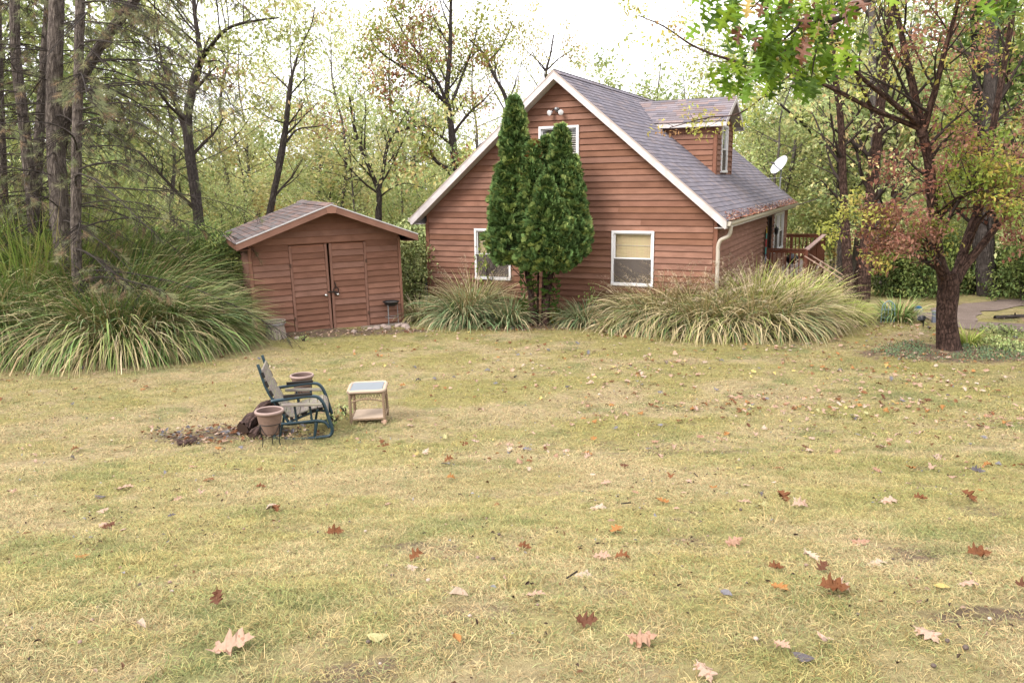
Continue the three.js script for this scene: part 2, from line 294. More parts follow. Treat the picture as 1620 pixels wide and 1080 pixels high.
// ---------- house ----------
const house = thing('house', 'reddish brown clapboard house with steep grey shingled roof and dormer', 'house', [-2.136, 0, -20.218], -0.44904);
const HW = 7.32, HL = 12.5, M = 0.835, RIDGE = 5.80, HX = HW / 2, OV = 0.26, RO = 0.34;
const roofY = x => RIDGE - M * Math.abs(x - HX);                      // top of the roof deck
{
  const under = 0.19, eave = 2.40;
  const gl = y => { const x = Math.max(0.075, HX - (RIDGE - under + 0.02 - y) / M); return [x, HW - x]; };
  const front = { O: [0, 0, 0], U: [1, 0, 0], N: [0, 0, 1] }, right = { O: [HW, 0, 0], U: [0, 0, -1], N: [1, 0, 0] }, left = { O: [0, 0, -HL], U: [0, 0, 1], N: [-1, 0, 0] }, back = { O: [HW, 0, -HL], U: [-1, 0, 0], N: [0, 0, -1] };
  const y0 = eave - EXPO * 18, low = y0;
  const W = 1.0, wr = [4.955, 5.95, 2.4 - EXPO * 10, 2.4 - EXPO], wl = [1.39, 2.385, 2.4 - EXPO * 10, 2.4 - EXPO], wu = [3.15, 4.148, 2.4 + EXPO * 7, 2.4 + EXPO * 16];
  const gable = [[0, -0.3], [HW, -0.3], [HW, eave], [HW, roofY(HW) - 0.06], [HX, RIDGE - 0.06], [0, roofY(0) - 0.06]];
  const inner = h => [h[0] + 0.03, h[1] - 0.03, h[2] + 0.03, h[3] - 0.03];
  const gw = part('gable_wall', panel(front, gable, [wr, wl, wu].map(inner), 0.12), wallBack, house);
  clad(front, y0, 44, gl, [wr, wl, wu], SIDE, gw, 3);
  const door = [7.42, 8.36, 0.30, 2.4 - EXPO * 1], tw = [9.05, 11.35, 2.4 - EXPO * 10, 2.4 - EXPO * 1];
  const sw = part('side_wall', panel(right, [[0.125, -1.2], [HL - 0.125, -1.2], [HL - 0.125, eave + 0.12], [0.125, eave + 0.12]], [door, inner(tw)], 0.12), wallBack, house);
  clad(right, y0, 18, y => [0.075, HL - 0.075], [door, tw], SIDE_DULL, sw, 5, 3.8, 0.045);
  const lw = part('far_side_wall', panel(left, [[0.125, -1.2], [HL - 0.125, -1.2], [HL - 0.125, eave + 0.12], [0.125, eave + 0.12]], [], 0.12), wallBack, house);
  clad(left, y0, 18, y => [0.075, HL - 0.075], [], SIDE, lw, 7, 5);
  const bw = part('rear_wall', panel(back, gable.map(p => [HW - p[0], p[1] < 0 ? -1.2 : p[1]]).reverse(), [], 0.12), wallBack, house);
  clad(back, y0, 44, gl, [], SIDE, bw, 9, 5);
  part('foundation', merge([box(HW - 0.06, 2.1, HL - 0.06, [HX, -1.0, -HL / 2])]), concrete, house);
  for (const [x, z] of [[0, 0], [HW, 0], [HW, -HL], [0, -HL]]) { const sx = x ? 1 : -1, sz = z ? -1 : 1; part('corner_trim', merge([box(0.09, 2.75, 0.032, [x - sx * 0.02, 1.03, z + sz * 0.018]), box(0.032, 2.75, 0.075, [x + sx * 0.014, 1.03, z - sz * 0.04])]), trimBrown, house); }
  windowUnit(front, wr, house, { blind: 'bamboo' }); windowUnit(front, wl, house, { blind: 'bamboo' }); windowUnit(front, wu, house, { blind: 'slats', screen: false });
  // side door and tall double window
  const B = (...a) => inF(right, box(...a));
  const dr = part('door', merge([B(0.06, 2.0, 0.06, [7.45, 1.26, 0.02]), B(0.06, 2.0, 0.06, [8.33, 1.26, 0.02]), B(0.82, 0.06, 0.06, [7.89, 2.23, 0.02]), B(0.82, 1.9, 0.04, [7.89, 1.25, -0.05])]), std([0.05, 0.035, 0.03]), house);
  part('door_handle', B(0.03, 0.1, 0.06, [7.58, 1.2, 0.0]), metalGrey, dr);
  for (const [a, b] of [[9.05, 10.19], [10.21, 11.35]]) windowUnit(right, [a, b, tw[2], tw[3]], house, { blind: null });
  // roof: deck slabs, courses of shingles, rakes, soffits
  const Z0 = RO, Z1 = -HL - RO, LEN = Z0 - Z1, XE = HW + OV, SL = Math.hypot(1, M);
  for (const s of [1, -1]) {
    const X = x => HX + s * x, run = XE - HX, g = new GB();
    const a = [X(0), RIDGE], b = [X(run), RIDGE - M * run], t = 0.05;
    const q = (p1, p2) => g.quad([p1[0], p1[1], Z0], [p2[0], p2[1], Z0], [p2[0], p2[1], Z1], [p1[0], p1[1], Z1]);
    q(a, b); q([b[0], b[1]], [b[0], b[1] - t]); q([b[0], b[1] - t], [a[0], a[1] - t]);
    for (const z of [Z0, Z1]) g.quad([a[0], a[1], z], [b[0], b[1], z], [b[0], b[1] - t, z], [a[0], a[1] - t, z]);
    const deck = part('roof', g.geo, std([0.12, 0.1, 0.09]), house);
    const nv = [s * M / SL, 1 / SL], P = (u, tt, n) => { const x = run + 0.02 - tt / SL; return [X(x) + nv[0] * n, RIDGE - M * x + nv[1] * n, Z0 + 0.015 - u]; };
    shingles(deck, P, Math.ceil(run * SL / EXPO), EXPO, () => [0, LEN + 0.03], greyRoof, s > 0 ? 21 : 22);
    for (const z of [Z0, Z1]) {
      const o = z > 0 ? 0.022 : -0.022, rk = new GB(), h = 0.175, A = [X(0), RIDGE - 0.004], Bq = [X(run + 0.004), RIDGE - 0.004 - M * (run + 0.004)];
      const f = zz => [[A[0], A[1], zz], [Bq[0], Bq[1], zz], [Bq[0], Bq[1] - h * 0.8, zz], [Bq[0] - s * 0.03, Bq[1] - h, zz], [A[0], A[1] - h, zz]];
      const F = f(z + o), K = f(z + 0.002 * Math.sign(o)), uvs = (p) => [p[0] * 0.8, p[1]];
      for (let i = 1; i < 4; i++) { rk.tri(F[0], F[i], F[i + 1], uvs(F[0]), uvs(F[i]), uvs(F[i + 1])); rk.tri(K[0], K[i + 1], K[i]); }
      for (let i = 0; i < 5; i++) { const j = (i + 1) % 5; rk.quad(F[i], K[i], K[j], F[j]); }
      part('rake_board', rk.geo, rakePaint, house);
      // drip edge and narrow shadow board
      const e = new GB(), dz = z + o * 1.3; e.quad([A[0], A[1] + 0.012, dz], [Bq[0], Bq[1] + 0.012, dz], [Bq[0], Bq[1] - 0.02, dz], [A[0], A[1] - 0.02, dz]).quad([A[0], A[1] + 0.012, dz], [Bq[0], Bq[1] + 0.012, dz], [Bq[0], Bq[1] + 0.012, dz - o * 1.2], [A[0], A[1] + 0.012, dz - o * 1.2]);
      part('drip_edge', e.geo, std([0.5, 0.42, 0.38]), house);
      const sf = new GB(), zi = z > 0 ? 0.0 : -HL; sf.quad([X(0), RIDGE - 0.16, z], [X(run), RIDGE - 0.16 - M * run, z], [X(run), RIDGE - 0.16 - M * run, zi], [X(0), RIDGE - 0.16, zi]); part('soffit', sf.geo, soffitPaint, house);
    }
    const eb = RIDGE - M * run; part('fascia', box(0.025, 0.15, LEN - 0.05, [X(run) - s * 0.016, eb - 0.105, (Z0 + Z1) / 2]), rakePaint, house);
    part('eave_soffit', box(OV - 0.03, 0.012, LEN - 0.1, [X(run) - s * (OV / 2 + 0.015), eb - 0.165, (Z0 + Z1) / 2]), soffitPaint, house);
    // gutter
    const gx = X(run), gy = eb - 0.015, prof = [[0, 0], [0, -0.1], [0.07, -0.1], [0.1, -0.06], [0.1, -0.005], [0.115, 0.004]], gg = new GB(), za = Z0 - 0.02, zb = Z1 + 0.02;
    for (let i = 0; i < prof.length - 1; i++) { const p = prof[i], n = prof[i + 1]; gg.quad([gx + s * p[0], gy + p[1], za], [gx + s * n[0], gy + n[1], za], [gx + s * n[0], gy + n[1], zb], [gx + s * p[0], gy + p[1], zb]); }
    for (const z of [za, zb]) gg.quad([gx, gy, z], [gx, gy - 0.1, z], [gx + s * 0.07, gy - 0.1, z], [gx + s * 0.1, gy - 0.01, z]);
    const gut = part('gutter', gg.geo, gutterPaint, house);
    if (s > 0) {
      const r = RNG(77), gb = new GB();
      for (let i = 0; i < 2200; i++) {
        const z = za - 0.05 - r() * (LEN - 0.2), up = Math.pow(r(), 3) * 0.16, x = gx + 0.09 - r() * 0.1 - up, y = (x > gx ? gy + 0.0 + 0.025 * r() : roofY(x) + 0.025), a = r() * 6.3, l = 0.012 + 0.018 * r(), c = r() < 0.65 ? [0.24, 0.09, 0.055] : r() < 0.5 ? [0.36, 0.22, 0.13] : [0.45, 0.34, 0.28];
        const dx = Math.cos(a) * l, dz = Math.sin(a) * l, h = (r() - 0.3) * 0.035;
        gb.quad([x - dx, y - M * 0 + h * 0.2, z - dz], [x + dz * 0.6, y + h, z - dx * 0.6], [x + dx, y + h * 0.5 + 0.01, z + dz], [x - dz * 0.6, y, z + dx * 0.6], null, c);
      }
      part('gutter_leaves', gb.geo, std([1, 1, 1], { vertexColors: true }), gut).userData.kind = 'stuff';
      part('downspout', merge([pipe([[gx + 0.05, gy - 0.09, 0.12], [gx + 0.05, gy - 0.2, 0.12], [gx + 0.01, gy - 0.32, 0.1], [gx - 0.16, gy - 0.42, 0.07], [HW + 0.05, gy - 0.55, 0.055], [HW + 0.05, gy - 0.75, 0.05], [HW + 0.05, 1.2, 0.05], [HW + 0.05, 0.15, 0.05]], 0.042, 40, 10)]), gutterPaint, house);
    }
  }
  part('ridge_cap', merge(Array.from({ length: 58 }, (_, i) => { const a = box(0.17, 0.012, 0.245, [0.075, 0, 0], null, 0.002), b = box(0.17, 0.012, 0.245, [-0.075, 0, 0], null, 0.002); a.rotateZ(-0.66); b.rotateZ(0.66); const m = merge([a, b]); m.rotateX(0.03); m.translate(HX, RIDGE + 0.022, Z0 - 0.1 - i * 0.227); const c = greyRoof(RNG(900 + i), 0, 0), arr = new Float32Array(m.attributes.position.count * 3); for (let q = 0; q < arr.length; q += 3) arr.set(c, q); m.setAttribute('color', new THREE.BufferAttribute(arr, 3)); return m; })), shingleMat, house);

  // dormer
  const DZ = -5.2, DH = 1.1, DX1 = 6.41, DB = roofY(DX1) - 0.02, DE = 4.74, DR = 5.55, ex = 6.68, DO = 1.35, dm = (DR - 4.85) / DO;
  const xr = y => HX + (RIDGE - y) / M;
  const dor = part('dormer', (() => { const g = new GB(); for (const s of [1, -1]) { const z = DZ + s * (DH - 0.02), pts = [[xr(DE + 0.1) - 0.1, DE + 0.1], [DX1 - 0.03, DE + 0.1], [DX1 - 0.03, DB - 0.05], [xr(DB) - 0.1, DB - 0.05]]; g.quad(...pts.map(p => [p[0], p[1], z])); } return g.geo; })(), wallBack, house);
  const df = { O: [DX1, 0, DZ + DH], U: [0, 0, -1], N: [1, 0, 0] }, dn = { O: [0, 0, DZ + DH], U: [1, 0, 0], N: [0, 0, 1] }, dff = { O: [DX1, 0, DZ - DH], U: [-1, 0, 0], N: [0, 0, -1] };
  const dw = [0.62, 1.42, DB + 0.06, DB + 0.06 + 1.25];
  const dface = part('dormer_wall', panel(df, [[0, DB - 0.1], [2 * DH, DB - 0.1], [2 * DH, DE], [DH, DE + dm * DH + 0.05], [0, DE]], [inner(dw)], 0.03), wallBack, dor);
  const dy0 = DB - 0.02;
  clad(df, dy0, 15, y => { const q = Math.max(0.075, (y - DE - 0.06) / dm); return [q, 2 * DH - q]; }, [dw], SIDE_DULL, dface, 31, 9);
  const rowsN = 10;
  for (let i = 0; i < rowsN; i++) { const a = dy0 + i * EXPO, b = a + EXPO; clapboard(dn, xr(a), DX1 - 0.075, xr(b), DX1 - 0.075, a, b, SIDE, dface); clapboard(dff, 0.075, DX1 - xr(a), 0.075, DX1 - xr(b), a, b, SIDE, dface); }
  for (const s of [1, -1]) part('corner_trim', merge([box(0.09, DE - DB + 0.1, 0.03, [DX1 - 0.02, (DE + DB) / 2, DZ + s * (DH + 0.018)]), box(0.03, DE - DB + 0.1, 0.07, [DX1 + 0.014, (DE + DB) / 2, DZ + s * (DH - 0.04)])]), trimBrown, dor);
  windowUnit(df, dw, dor, { trim: 0.05, dim: roomPaint });
  for (const s of [1, -1]) {
    const dsl = Math.hypot(1, dm), zz = d => DZ + s * d, yy = d => DR - dm * d, g = new GB(), xb = d => xr(yy(d)) - 0.15;
    g.quad([ex, yy(0), zz(0)], [ex, yy(DO), zz(DO)], [xb(DO), yy(DO), zz(DO)], [xb(0), yy(0), zz(0)]).quad([ex, yy(0) - 0.04, zz(0)], [ex, yy(DO) - 0.04, zz(DO)], [xb(DO), yy(DO) - 0.04, zz(DO)], [xb(0), yy(0) - 0.04, zz(0)]);
    const dk = part('dormer_roof', g.geo, soffitPaint, dor);
    const P = (u, t, n) => { const d = DO + 0.02 - t / dsl; return [ex + 0.015 - u, yy(d) + n / dsl, zz(d) + s * n * dm / dsl]; };
    shingles(dk, P, Math.ceil(DO * dsl / EXPO), EXPO, i => { const d = DO - (i + 0.5) * EXPO / dsl; return [0, ex - xb(d)]; }, mixedRoof, 40 + s);
    part('dormer_fascia', box(ex - xr(4.83) + 0.02, 0.12, 0.024, [(ex + xr(4.83)) / 2, 4.775, zz(DO) - s * 0.014]), rakePaint, dor);
    part('dormer_soffit', box(ex - xr(4.73) + 0.1, 0.01, DO - DH - 0.02, [(ex + xr(4.73)) / 2 - 0.05, 4.715, zz((DO + DH) / 2)]), soffitPaint, dor);
    const rk = new GB(), q = x => [[x, yy(0), zz(0)], [x, yy(DO), zz(DO)], [x, yy(DO) - 0.14, zz(DO)], [x, yy(0) - 0.14, zz(0)]], F = q(ex + 0.024), K = q(ex); rk.quad(...F).quad(...K.slice().reverse()); for (let i = 0; i < 4; i++) rk.quad(F[i], K[i], K[(i + 1) % 4], F[(i + 1) % 4]);
    part('dormer_rake', rk.geo, rakePaint, dor);
  }
}
// things on the house
{
  const onHouse = (x, y, z) => house.localToWorld(V(x, y, z));
  house.updateMatrixWorld(true);
  const fl = thing('floodlight', 'twin white floodlight mounted high on the gable wall', 'light', onHouse(3.62, 4.98, 0.03).toArray(), house.rotation.y);
  part('mount', merge([lathe([[0.001, 0.0], [0.05, 0], [0.055, 0.02], [0.03, 0.035], [0.001, 0.036]], 16).rotateX(Math.PI / 2), new THREE.SphereGeometry(0.042, 14, 10).translate(0, 0.015, 0.07)]), metalGrey, fl);
  for (const s of [-1, 1]) { const l = part('lamp_head', lathe([[0.001, -0.05], [0.025, -0.045], [0.035, -0.01], [0.062, 0.05], [0.058, 0.06], [0.001, 0.062]], 18).rotateX(1.9).rotateY(s * 0.35).translate(s * 0.125, -0.055, 0.1), whitePaint, fl); part('arm', pipe([[s * 0.03, 0.01, 0.05], [s * 0.07, 0.0, 0.06], [s * 0.11, -0.04, 0.075]], 0.012, 8, 6), dark, l); }
  const d = thing('satellite_dish', 'pale satellite dish on a bent mast at the roof edge', 'satellite dish', onHouse(7.06, roofY(7.06) + 0.015, -12.3).toArray(), house.rotation.y);
  const dishN = V(-0.62, 0.5, 0.6).normalize(), q = new THREE.Quaternion().setFromUnitVectors(V(0, 1, 0), dishN), C = V(-0.02, 0.82, 0);
  const g = lathe([[0.001, 0.0], [0.1, 0.006], [0.2, 0.025], [0.29, 0.055], [0.345, 0.085], [0.355, 0.09], [0.352, 0.078], [0.28, 0.04], [0.15, 0.0], [0.001, -0.014]], 36); g.scale(1.05, 1, 0.92); g.applyQuaternion(q).translate(C.x, C.y, C.z);
  part('reflector', g, std([0.66, 0.67, 0.72], { roughness: 0.5 }), d);
  part('mast', pipe([[0, 0, 0], [0, 0.12, 0], [0, 0.45, 0], [0.02, 0.72, -0.03]], 0.024, 12, 10), metalGrey, d);
  part('foot', box(0.16, 0.01, 0.12, [0, 0.005, 0], [0, 0, -0.7]), metalGrey, d);
  for (const z of [0.12, -0.18]) part('brace', rod([0, 0.4, 0], [-0.46, 0.39, z], 0.011), metalGrey, d);
  const rim = C.clone().add(V(0.32, 0, 0).applyQuaternion(q).multiplyScalar(-0.0)).add(V(0, 0, 0.32).applyQuaternion(q)), lnb = C.clone().addScaledVector(dishN, 0.42).add(V(0, 0, 0.2).applyQuaternion(q));
  part('feed_arm', pipe([rim.toArray(), rim.clone().lerp(lnb, 0.5).toArray(), lnb.toArray()], 0.014, 8, 6), dark, d);
  part('feed_horn', new THREE.CapsuleGeometry(0.032, 0.09, 4, 10).rotateZ(1.2).translate(lnb.x, lnb.y, lnb.z), std([0.12, 0.11, 0.11]), d);
  const wl = thing('wall_lantern', 'small black lantern mounted on the wall beside the side door', 'lantern', onHouse(7.345, 1.78, -8.62).toArray(), house.rotation.y + Math.PI / 2);
  part('bracket', merge([box(0.09, 0.16, 0.02, [0, 0.06, 0.0]), pipe([[0, 0.1, 0.01], [0, 0.16, 0.08], [0, 0.11, 0.13]], 0.01, 8, 6)]), blackMetal, wl);
  part('lamp_cage', lathe([[0.02, -0.12], [0.05, -0.1], [0.07, 0.05], [0.08, 0.06], [0.02, 0.12], [0.001, 0.14]], 6).translate(0, -0.02, 0.13), blackMetal, wl);
  // tall painted board beside the door
  const bp = thing('painted_board', 'tall narrow board painted in yellow teal red and navy bands beside the door', 'decoration', onHouse(7.4, 0.5, -7.02).toArray(), house.rotation.y + Math.PI / 2 + 0.1);
  let y = 0; const bands = [[0.14, [0.6, 0.33, 0.05]], [0.14, [0.5, 0.06, 0.04]], [0.1, [0.5, 0.12, 0.03]], [0.3, [0.03, 0.035, 0.16]], [0.2, [0.1, 0.38, 0.36]], [0.24, [0.5, 0.05, 0.05]], [0.17, [0.1, 0.36, 0.33]]];
  for (const [h, c] of bands) { const w = 0.15 * (1 - 0.25 * y / 1.4); part('painted_band', box(w, h - 0.003, 0.035, [0, y + h / 2, 0]), std(c, { roughness: 0.5 }), bp); y += h; }
  part('painted_tip', new THREE.ConeGeometry(0.06, 0.22, 4, 1).rotateY(Math.PI / 4).scale(1, 1, 0.4).translate(0, y + 0.11, 0), std([0.65, 0.42, 0.04], { roughness: 0.5 }), bp);
  part('crescent', new THREE.TorusGeometry(0.045, 0.009, 6, 16, 3.6).rotateZ(-0.3).translate(0, 0.55, 0.02), std([0.6, 0.6, 0.75]), bp);
  part('backing_board', box(0.1, 1.45, 0.02, [-0.09, 0.68, -0.02]), dark, bp);
}

// ---------- deck ----------
{
  const dk = thing('deck', 'reddish brown wooden deck with baluster railings along the house side', 'deck', house.position.toArray(), house.rotation.y);
  const f = 0.33, top = 1.27, x0 = HW + 0.03, x1 = 8.5, z0 = -7.5, z1 = -14.2, w = i => deckWood[i % 3];
  for (let i = 0, x = x0 + 0.07; x < x1 + 0.02; x += 0.145, i++) part('floor_plank', box(0.138, 0.035, z0 - z1 + 0.1, [x, f - 0.02, (z0 + z1) / 2]), deckFloor, dk);
  for (let i = 0, z = -12.62; z > z1 - 0.02; z -= 0.145, i++) part('floor_plank', box(3, 0.035, 0.138, [x0 - 1.54, f - 0.02, z]), deckFloor, dk);
  part('rim_joist', merge([box(0.04, 0.22, z0 - z1, [x1 + 0.05, f - 0.16, (z0 + z1) / 2]), box(x1 - x0, 0.22, 0.04, [(x0 + x1) / 2, f - 0.16, z0 + 0.06])]), w(0), dk);
  const post = (x, z, h = top) => part('post', box(0.095, h + 2.0, 0.095, [x, h / 2 - 1.0, z]), w(1), dk);
  const rail = (a, b, wide, n) => {
    const dx = b[0] - a[0], dz = b[1] - a[1], L = Math.hypot(dx, dz), ang = -Math.atan2(dz, dx), c = [(a[0] + b[0]) / 2, 0, (a[1] + b[1]) / 2];
    part('rail_cap', box(L, 0.035, wide, [c[0], top + 0.02, c[2]], [0, ang, 0]), n ? std([0.42, 0.29, 0.26], { map: sidingTex }) : w(2), dk); part('rail', box(L, 0.09, 0.035, [c[0], top - 0.05, c[2]], [0, ang, 0]), w(0), dk); part('bottom_rail', box(L, 0.07, 0.035, [c[0], f + 0.1, c[2]], [0, ang, 0]), w(1), dk);
    const k = Math.floor(L / 0.135); for (let i = 0; i <= k; i++) { const t = (i + 0.5) / (k + 1); part('baluster', box(0.036, top - f - 0.18, 0.036, [a[0] + dx * t, (top + f) / 2, a[1] + dz * t]), w(i), dk); }
  };
  rail([x0, z0], [x1, z0], 0.09); rail([x1, z0 + 0.02], [x1, z1], 0.15, 1); rail([x0 - 3, z1], [x1, z1], 0.09);
  for (const p of [[x0 + 0.05, z0], [x1, z0], [x1, (z0 + z1) / 2], [x1, z1], [x0, z1], [x0 - 2.9, z1]]) post(...p);
  // steps to the yard with two thin handrails
  for (let i = 0; i < 4; i++) part('step', box(0.28, 0.04, 1.0, [x1 + 0.2 + i * 0.27, f - 0.2 - i * 0.18, z0 + 0.1]), deckFloor, dk);
  for (const z of [z0 - 0.4, z0 + 0.55]) { part('handrail', rod([x1, top - 0.12, z], [x1 + 1.15, 0.45, z], 0.022), std([0.42, 0.28, 0.22]), dk); part('post', box(0.07, 1.4, 0.07, [x1 + 1.12, -0.2, z]), w(1), dk); part('stringer', rod([x1 + 0.05, f - 0.2, z], [x1 + 1.2, -0.6, z], 0.04), w(0), dk); }
  const pos = house.localToWorld(V(8.02, f, -8.4)).toArray();
  const k = thing('kettle_grill', 'small black kettle grill standing on the deck behind the railing', 'grill', pos, 0.4);
  part('bowl', lathe([[0.001, 0.42], [0.12, 0.44], [0.19, 0.52], [0.2, 0.58], [0.19, 0.64], [0.12, 0.72], [0.001, 0.75]], 22), blackMetal, k);
  for (let i = 0; i < 3; i++) { const a = i * 2.1; part('leg', rod([Math.cos(a) * 0.1, 0.46, Math.sin(a) * 0.1], [Math.cos(a) * 0.2, 0, Math.sin(a) * 0.2], 0.012), metalGrey, k); }
  part('lid_handle', new THREE.TorusGeometry(0.04, 0.01, 6, 12, Math.PI).translate(0, 0.75, 0), metalGrey, k);
}

// ---------- shed ----------
{
  const sh = thing('shed', 'brown wooden shed with double doors and a low shingled gable roof', 'shed', [-5.642, 0.07, -17.0], 0.4276);
  sh.rotation.z = 0.012; sh.rotation.order = 'YXZ';
  const w = 3.36, L = 2.9, wallTop = 1.98, ax = w / 2 + 0.05, apex = 2.86, ov = 0.30, fo = 0.52, m = (apex - 2.13) / (ax + ov);
  const front = { O: [0, 0, 0], U: [1, 0, 0], N: [0, 0, 1] }, leftF = { O: [0, 0, -L], U: [0, 0, 1], N: [-1, 0, 0] }, rightF = { O: [w, 0, 0], U: [0, 0, -1], N: [1, 0, 0] }, backF = { O: [w, 0, -L], U: [-1, 0, 0], N: [0, 0, -1] };
  const ty = x => apex - m * Math.abs(x - ax) * (x > ax ? (apex - 2.13) / (w + ov - ax) / m : 1), door = [0.83, 2.56, 0.02, 2.0];
  const fw = part('front_wall', panel(front, [[0, -0.1], [w, -0.1], [w, ty(w) - 0.06], [ax, apex - 0.06], [0, ty(0) - 0.06]], [door], 0.09), wallBack, sh);
  const lim = y => { const q = Math.max(0.05, (y - ty(0) + 0.08) / m); return [q, w - q]; };
  clad(front, -0.05, 20, lim, [door], SHEDC, fw, 51, 9);
  for (const [nm, f] of [['left_wall', leftF], ['right_wall', rightF]]) { const p = part(nm, panel(f, [[0.095, -0.1], [L - 0.095, -0.1], [L - 0.095, 2.16], [0.095, 2.16]], [], 0.09), wallBack, sh); clad(f, -0.05, 16, () => [0.05, L - 0.05], [], nm[0] === 'l' ? SIDE_DULL : SHEDC, p, 53, 9); }
  const bw = part('rear_wall', panel(backF, [[0, -0.1], [w, -0.1], [w, ty(0) - 0.06], [w - ax, apex - 0.06], [0, ty(w) - 0.06]], [], 0.09), wallBack, sh); clad(backF, -0.05, 20, lim, [], SHEDC, bw, 57, 9);
  for (const [x, z] of [[0, 0], [w, 0], [0, -L], [w, -L]]) { const sx = x ? 1 : -1, sz = z ? -1 : 1; part('corner_trim', merge([box(0.06, 2.1, 0.03, [x - sx * 0.012, 1.0, z + sz * 0.018]), box(0.03, 2.1, 0.05, [x + sx * 0.014, 1.0, z - sz * 0.026])]), SHEDC[1], sh); }
  // the two doors, slightly out of true
  [[0.845, 1.682, 0.006], [1.706, 2.545, -0.008]].forEach(([a, b, sag], i) => {
    const g = new THREE.Group(); g.name = 'door'; sh.add(g); g.rotation.z = sag; g.position.set(0, -sag * (a + b) / 2, 0);
    const p = part('door_panel', box(b - a, 1.96, 0.03, [(a + b) / 2, 1.0, -0.02]), wallBack, g);
    const st = 0.055; part('stile', merge([box(st, 1.97, 0.034, [a + st / 2, 1.0, 0.014]), box(st, 1.97, 0.034, [b - st / 2, 1.0, 0.014])]), SHEDC[3], g);
    const f2 = { O: [0, 0, -0.004], U: [1, 0, 0], N: [0, 0, 1] };
    for (let k = 0; k < 14; k++) { const y = 0.02 + (i ? 0.028 : 0) + k * EXPO; clapboard(f2, a + st + 0.004, b - st - 0.004, a + st + 0.004, b - st - 0.004, y, Math.min(y + EXPO, 1.98), SHEDC, g, 0.03); }
    const kx = i ? a + 0.13 : b - 0.1;
    part('knob', merge([lathe([[0.001, 0], [0.03, 0], [0.03, 0.008], [0.012, 0.012], [0.012, 0.03], [0.028, 0.04], [0.03, 0.055], [0.018, 0.066], [0.001, 0.068]], 16).rotateX(Math.PI / 2).translate(kx, 0.83, 0.03)]), std([0.65, 0.63, 0.6], { metalness: 0.9, roughness: 0.25 }), g);
    for (const hy of [0.35, 1.55]) part('hinge', box(0.04, 0.08, 0.01, [i ? b - 0.01 : a + 0.01, hy, 0.036]), std([0.12, 0.07, 0.05]), g);
  });
  const la = part('latch', merge([new THREE.TorusGeometry(0.06, 0.011, 6, 18).translate(1.81, 0.93, 0.045), box(0.2, 0.035, 0.015, [1.72, 0.9, 0.045]), rod([1.79, 1.12, 0.04], [1.82, 0.98, 0.045], 0.012), box(0.05, 0.07, 0.03, [1.8, 0.86, 0.06])]), std([0.06, 0.045, 0.04], { roughness: 0.6, metalness: 0.5 }), sh);
  part('sill', box(w + 0.06, 0.14, 0.3, [w / 2 + 0.02, -0.03, 0.17]), concrete, sh);
  // roof
  for (const s of [1, -1]) {
    const xe = s > 0 ? w + ov : -ov, run = Math.abs(xe - ax), mm = (apex - 2.13) / run, sl = Math.hypot(1, mm), X = d => ax + s * d, Y = d => apex - mm * d, g = new GB(), z0 = fo, z1 = -L - 0.25;
    for (const t of [0, 0.04]) g.quad([X(0), Y(0) - t, z0], [X(run), Y(run) - t, z0], [X(run), Y(run) - t, z1], [X(0), Y(0) - t, z1]);
    g.quad([X(run), Y(run), z0], [X(run), Y(run) - 0.04, z0], [X(run), Y(run) - 0.04, z1], [X(run), Y(run), z1]);
    const rf = part('roof', g.geo, std([0.14, 0.07, 0.045]), sh);
    shingles(rf, (u, t, n) => { const d = run + 0.02 - t / sl; return [X(d) + s * mm / sl * n, Y(d) + n / sl, z0 + 0.03 - u]; }, Math.ceil(run * sl / 0.14), 0.14, () => [0, z0 - z1 + 0.05], brownRoof, 60 + s);
    for (const [z, o] of [[z0, 0.024], [z1, -0.024]]) {
      const rk = new GB(), h = 0.15, cut = 0.13, q = zz => [[X(cut), Y(cut) - 0.004, zz], [X(run), Y(run) - 0.004, zz], [X(run), Y(run) - h, zz], [X(cut * 0.7), Y(cut * 0.7) - h, zz]], F = q(z + o), K = q(z), uv = p => [p[0] * 0.6, p[1] * 1.4];
      rk.quad(...F, F.map(uv)).quad(...K.slice().reverse()); for (let i = 0; i < 4; i++) rk.quad(F[i], K[i], K[(i + 1) % 4], F[(i + 1) % 4]); part('fascia_board', rk.geo, SIDE[3], sh);
      part('drip_edge', (() => { const e = new GB(), zz = z + o * 1.5; e.quad([X(0), Y(0) + 0.014, zz], [X(run), Y(run) + 0.014, zz], [X(run), Y(run) - 0.01, zz], [X(0), Y(0) - 0.01, zz]).quad([X(0), Y(0) + 0.014, zz], [X(run), Y(run) + 0.014, zz], [X(run), Y(run) + 0.014, zz - o], [X(0), Y(0) + 0.014, zz - o]); return e.geo; })(), std([0.62, 0.6, 0.6], { roughness: 0.5 }), sh);
      const sf = new GB(), zi = z > 0 ? 0.02 : -L - 0.02; sf.quad([X(0), Y(0) - 0.12, z], [X(run), Y(run) - 0.12, z], [X(run), Y(run) - 0.12, zi], [X(0), Y(0) - 0.12, zi]); part('soffit', sf.geo, SHEDC[2], sh);
    }
    part('side_fascia', box(0.024, 0.14, z0 - z1, [X(run) - s * 0.014, Y(run) - 0.075, (z0 + z1) / 2]), SIDE[0], sh);
    part('eave_soffit', box(ov - 0.03, 0.01, z0 - z1 - 0.05, [X(run) - s * ov / 2, Y(run) - 0.145, (z0 + z1) / 2]), SHEDC[2], sh);
  }
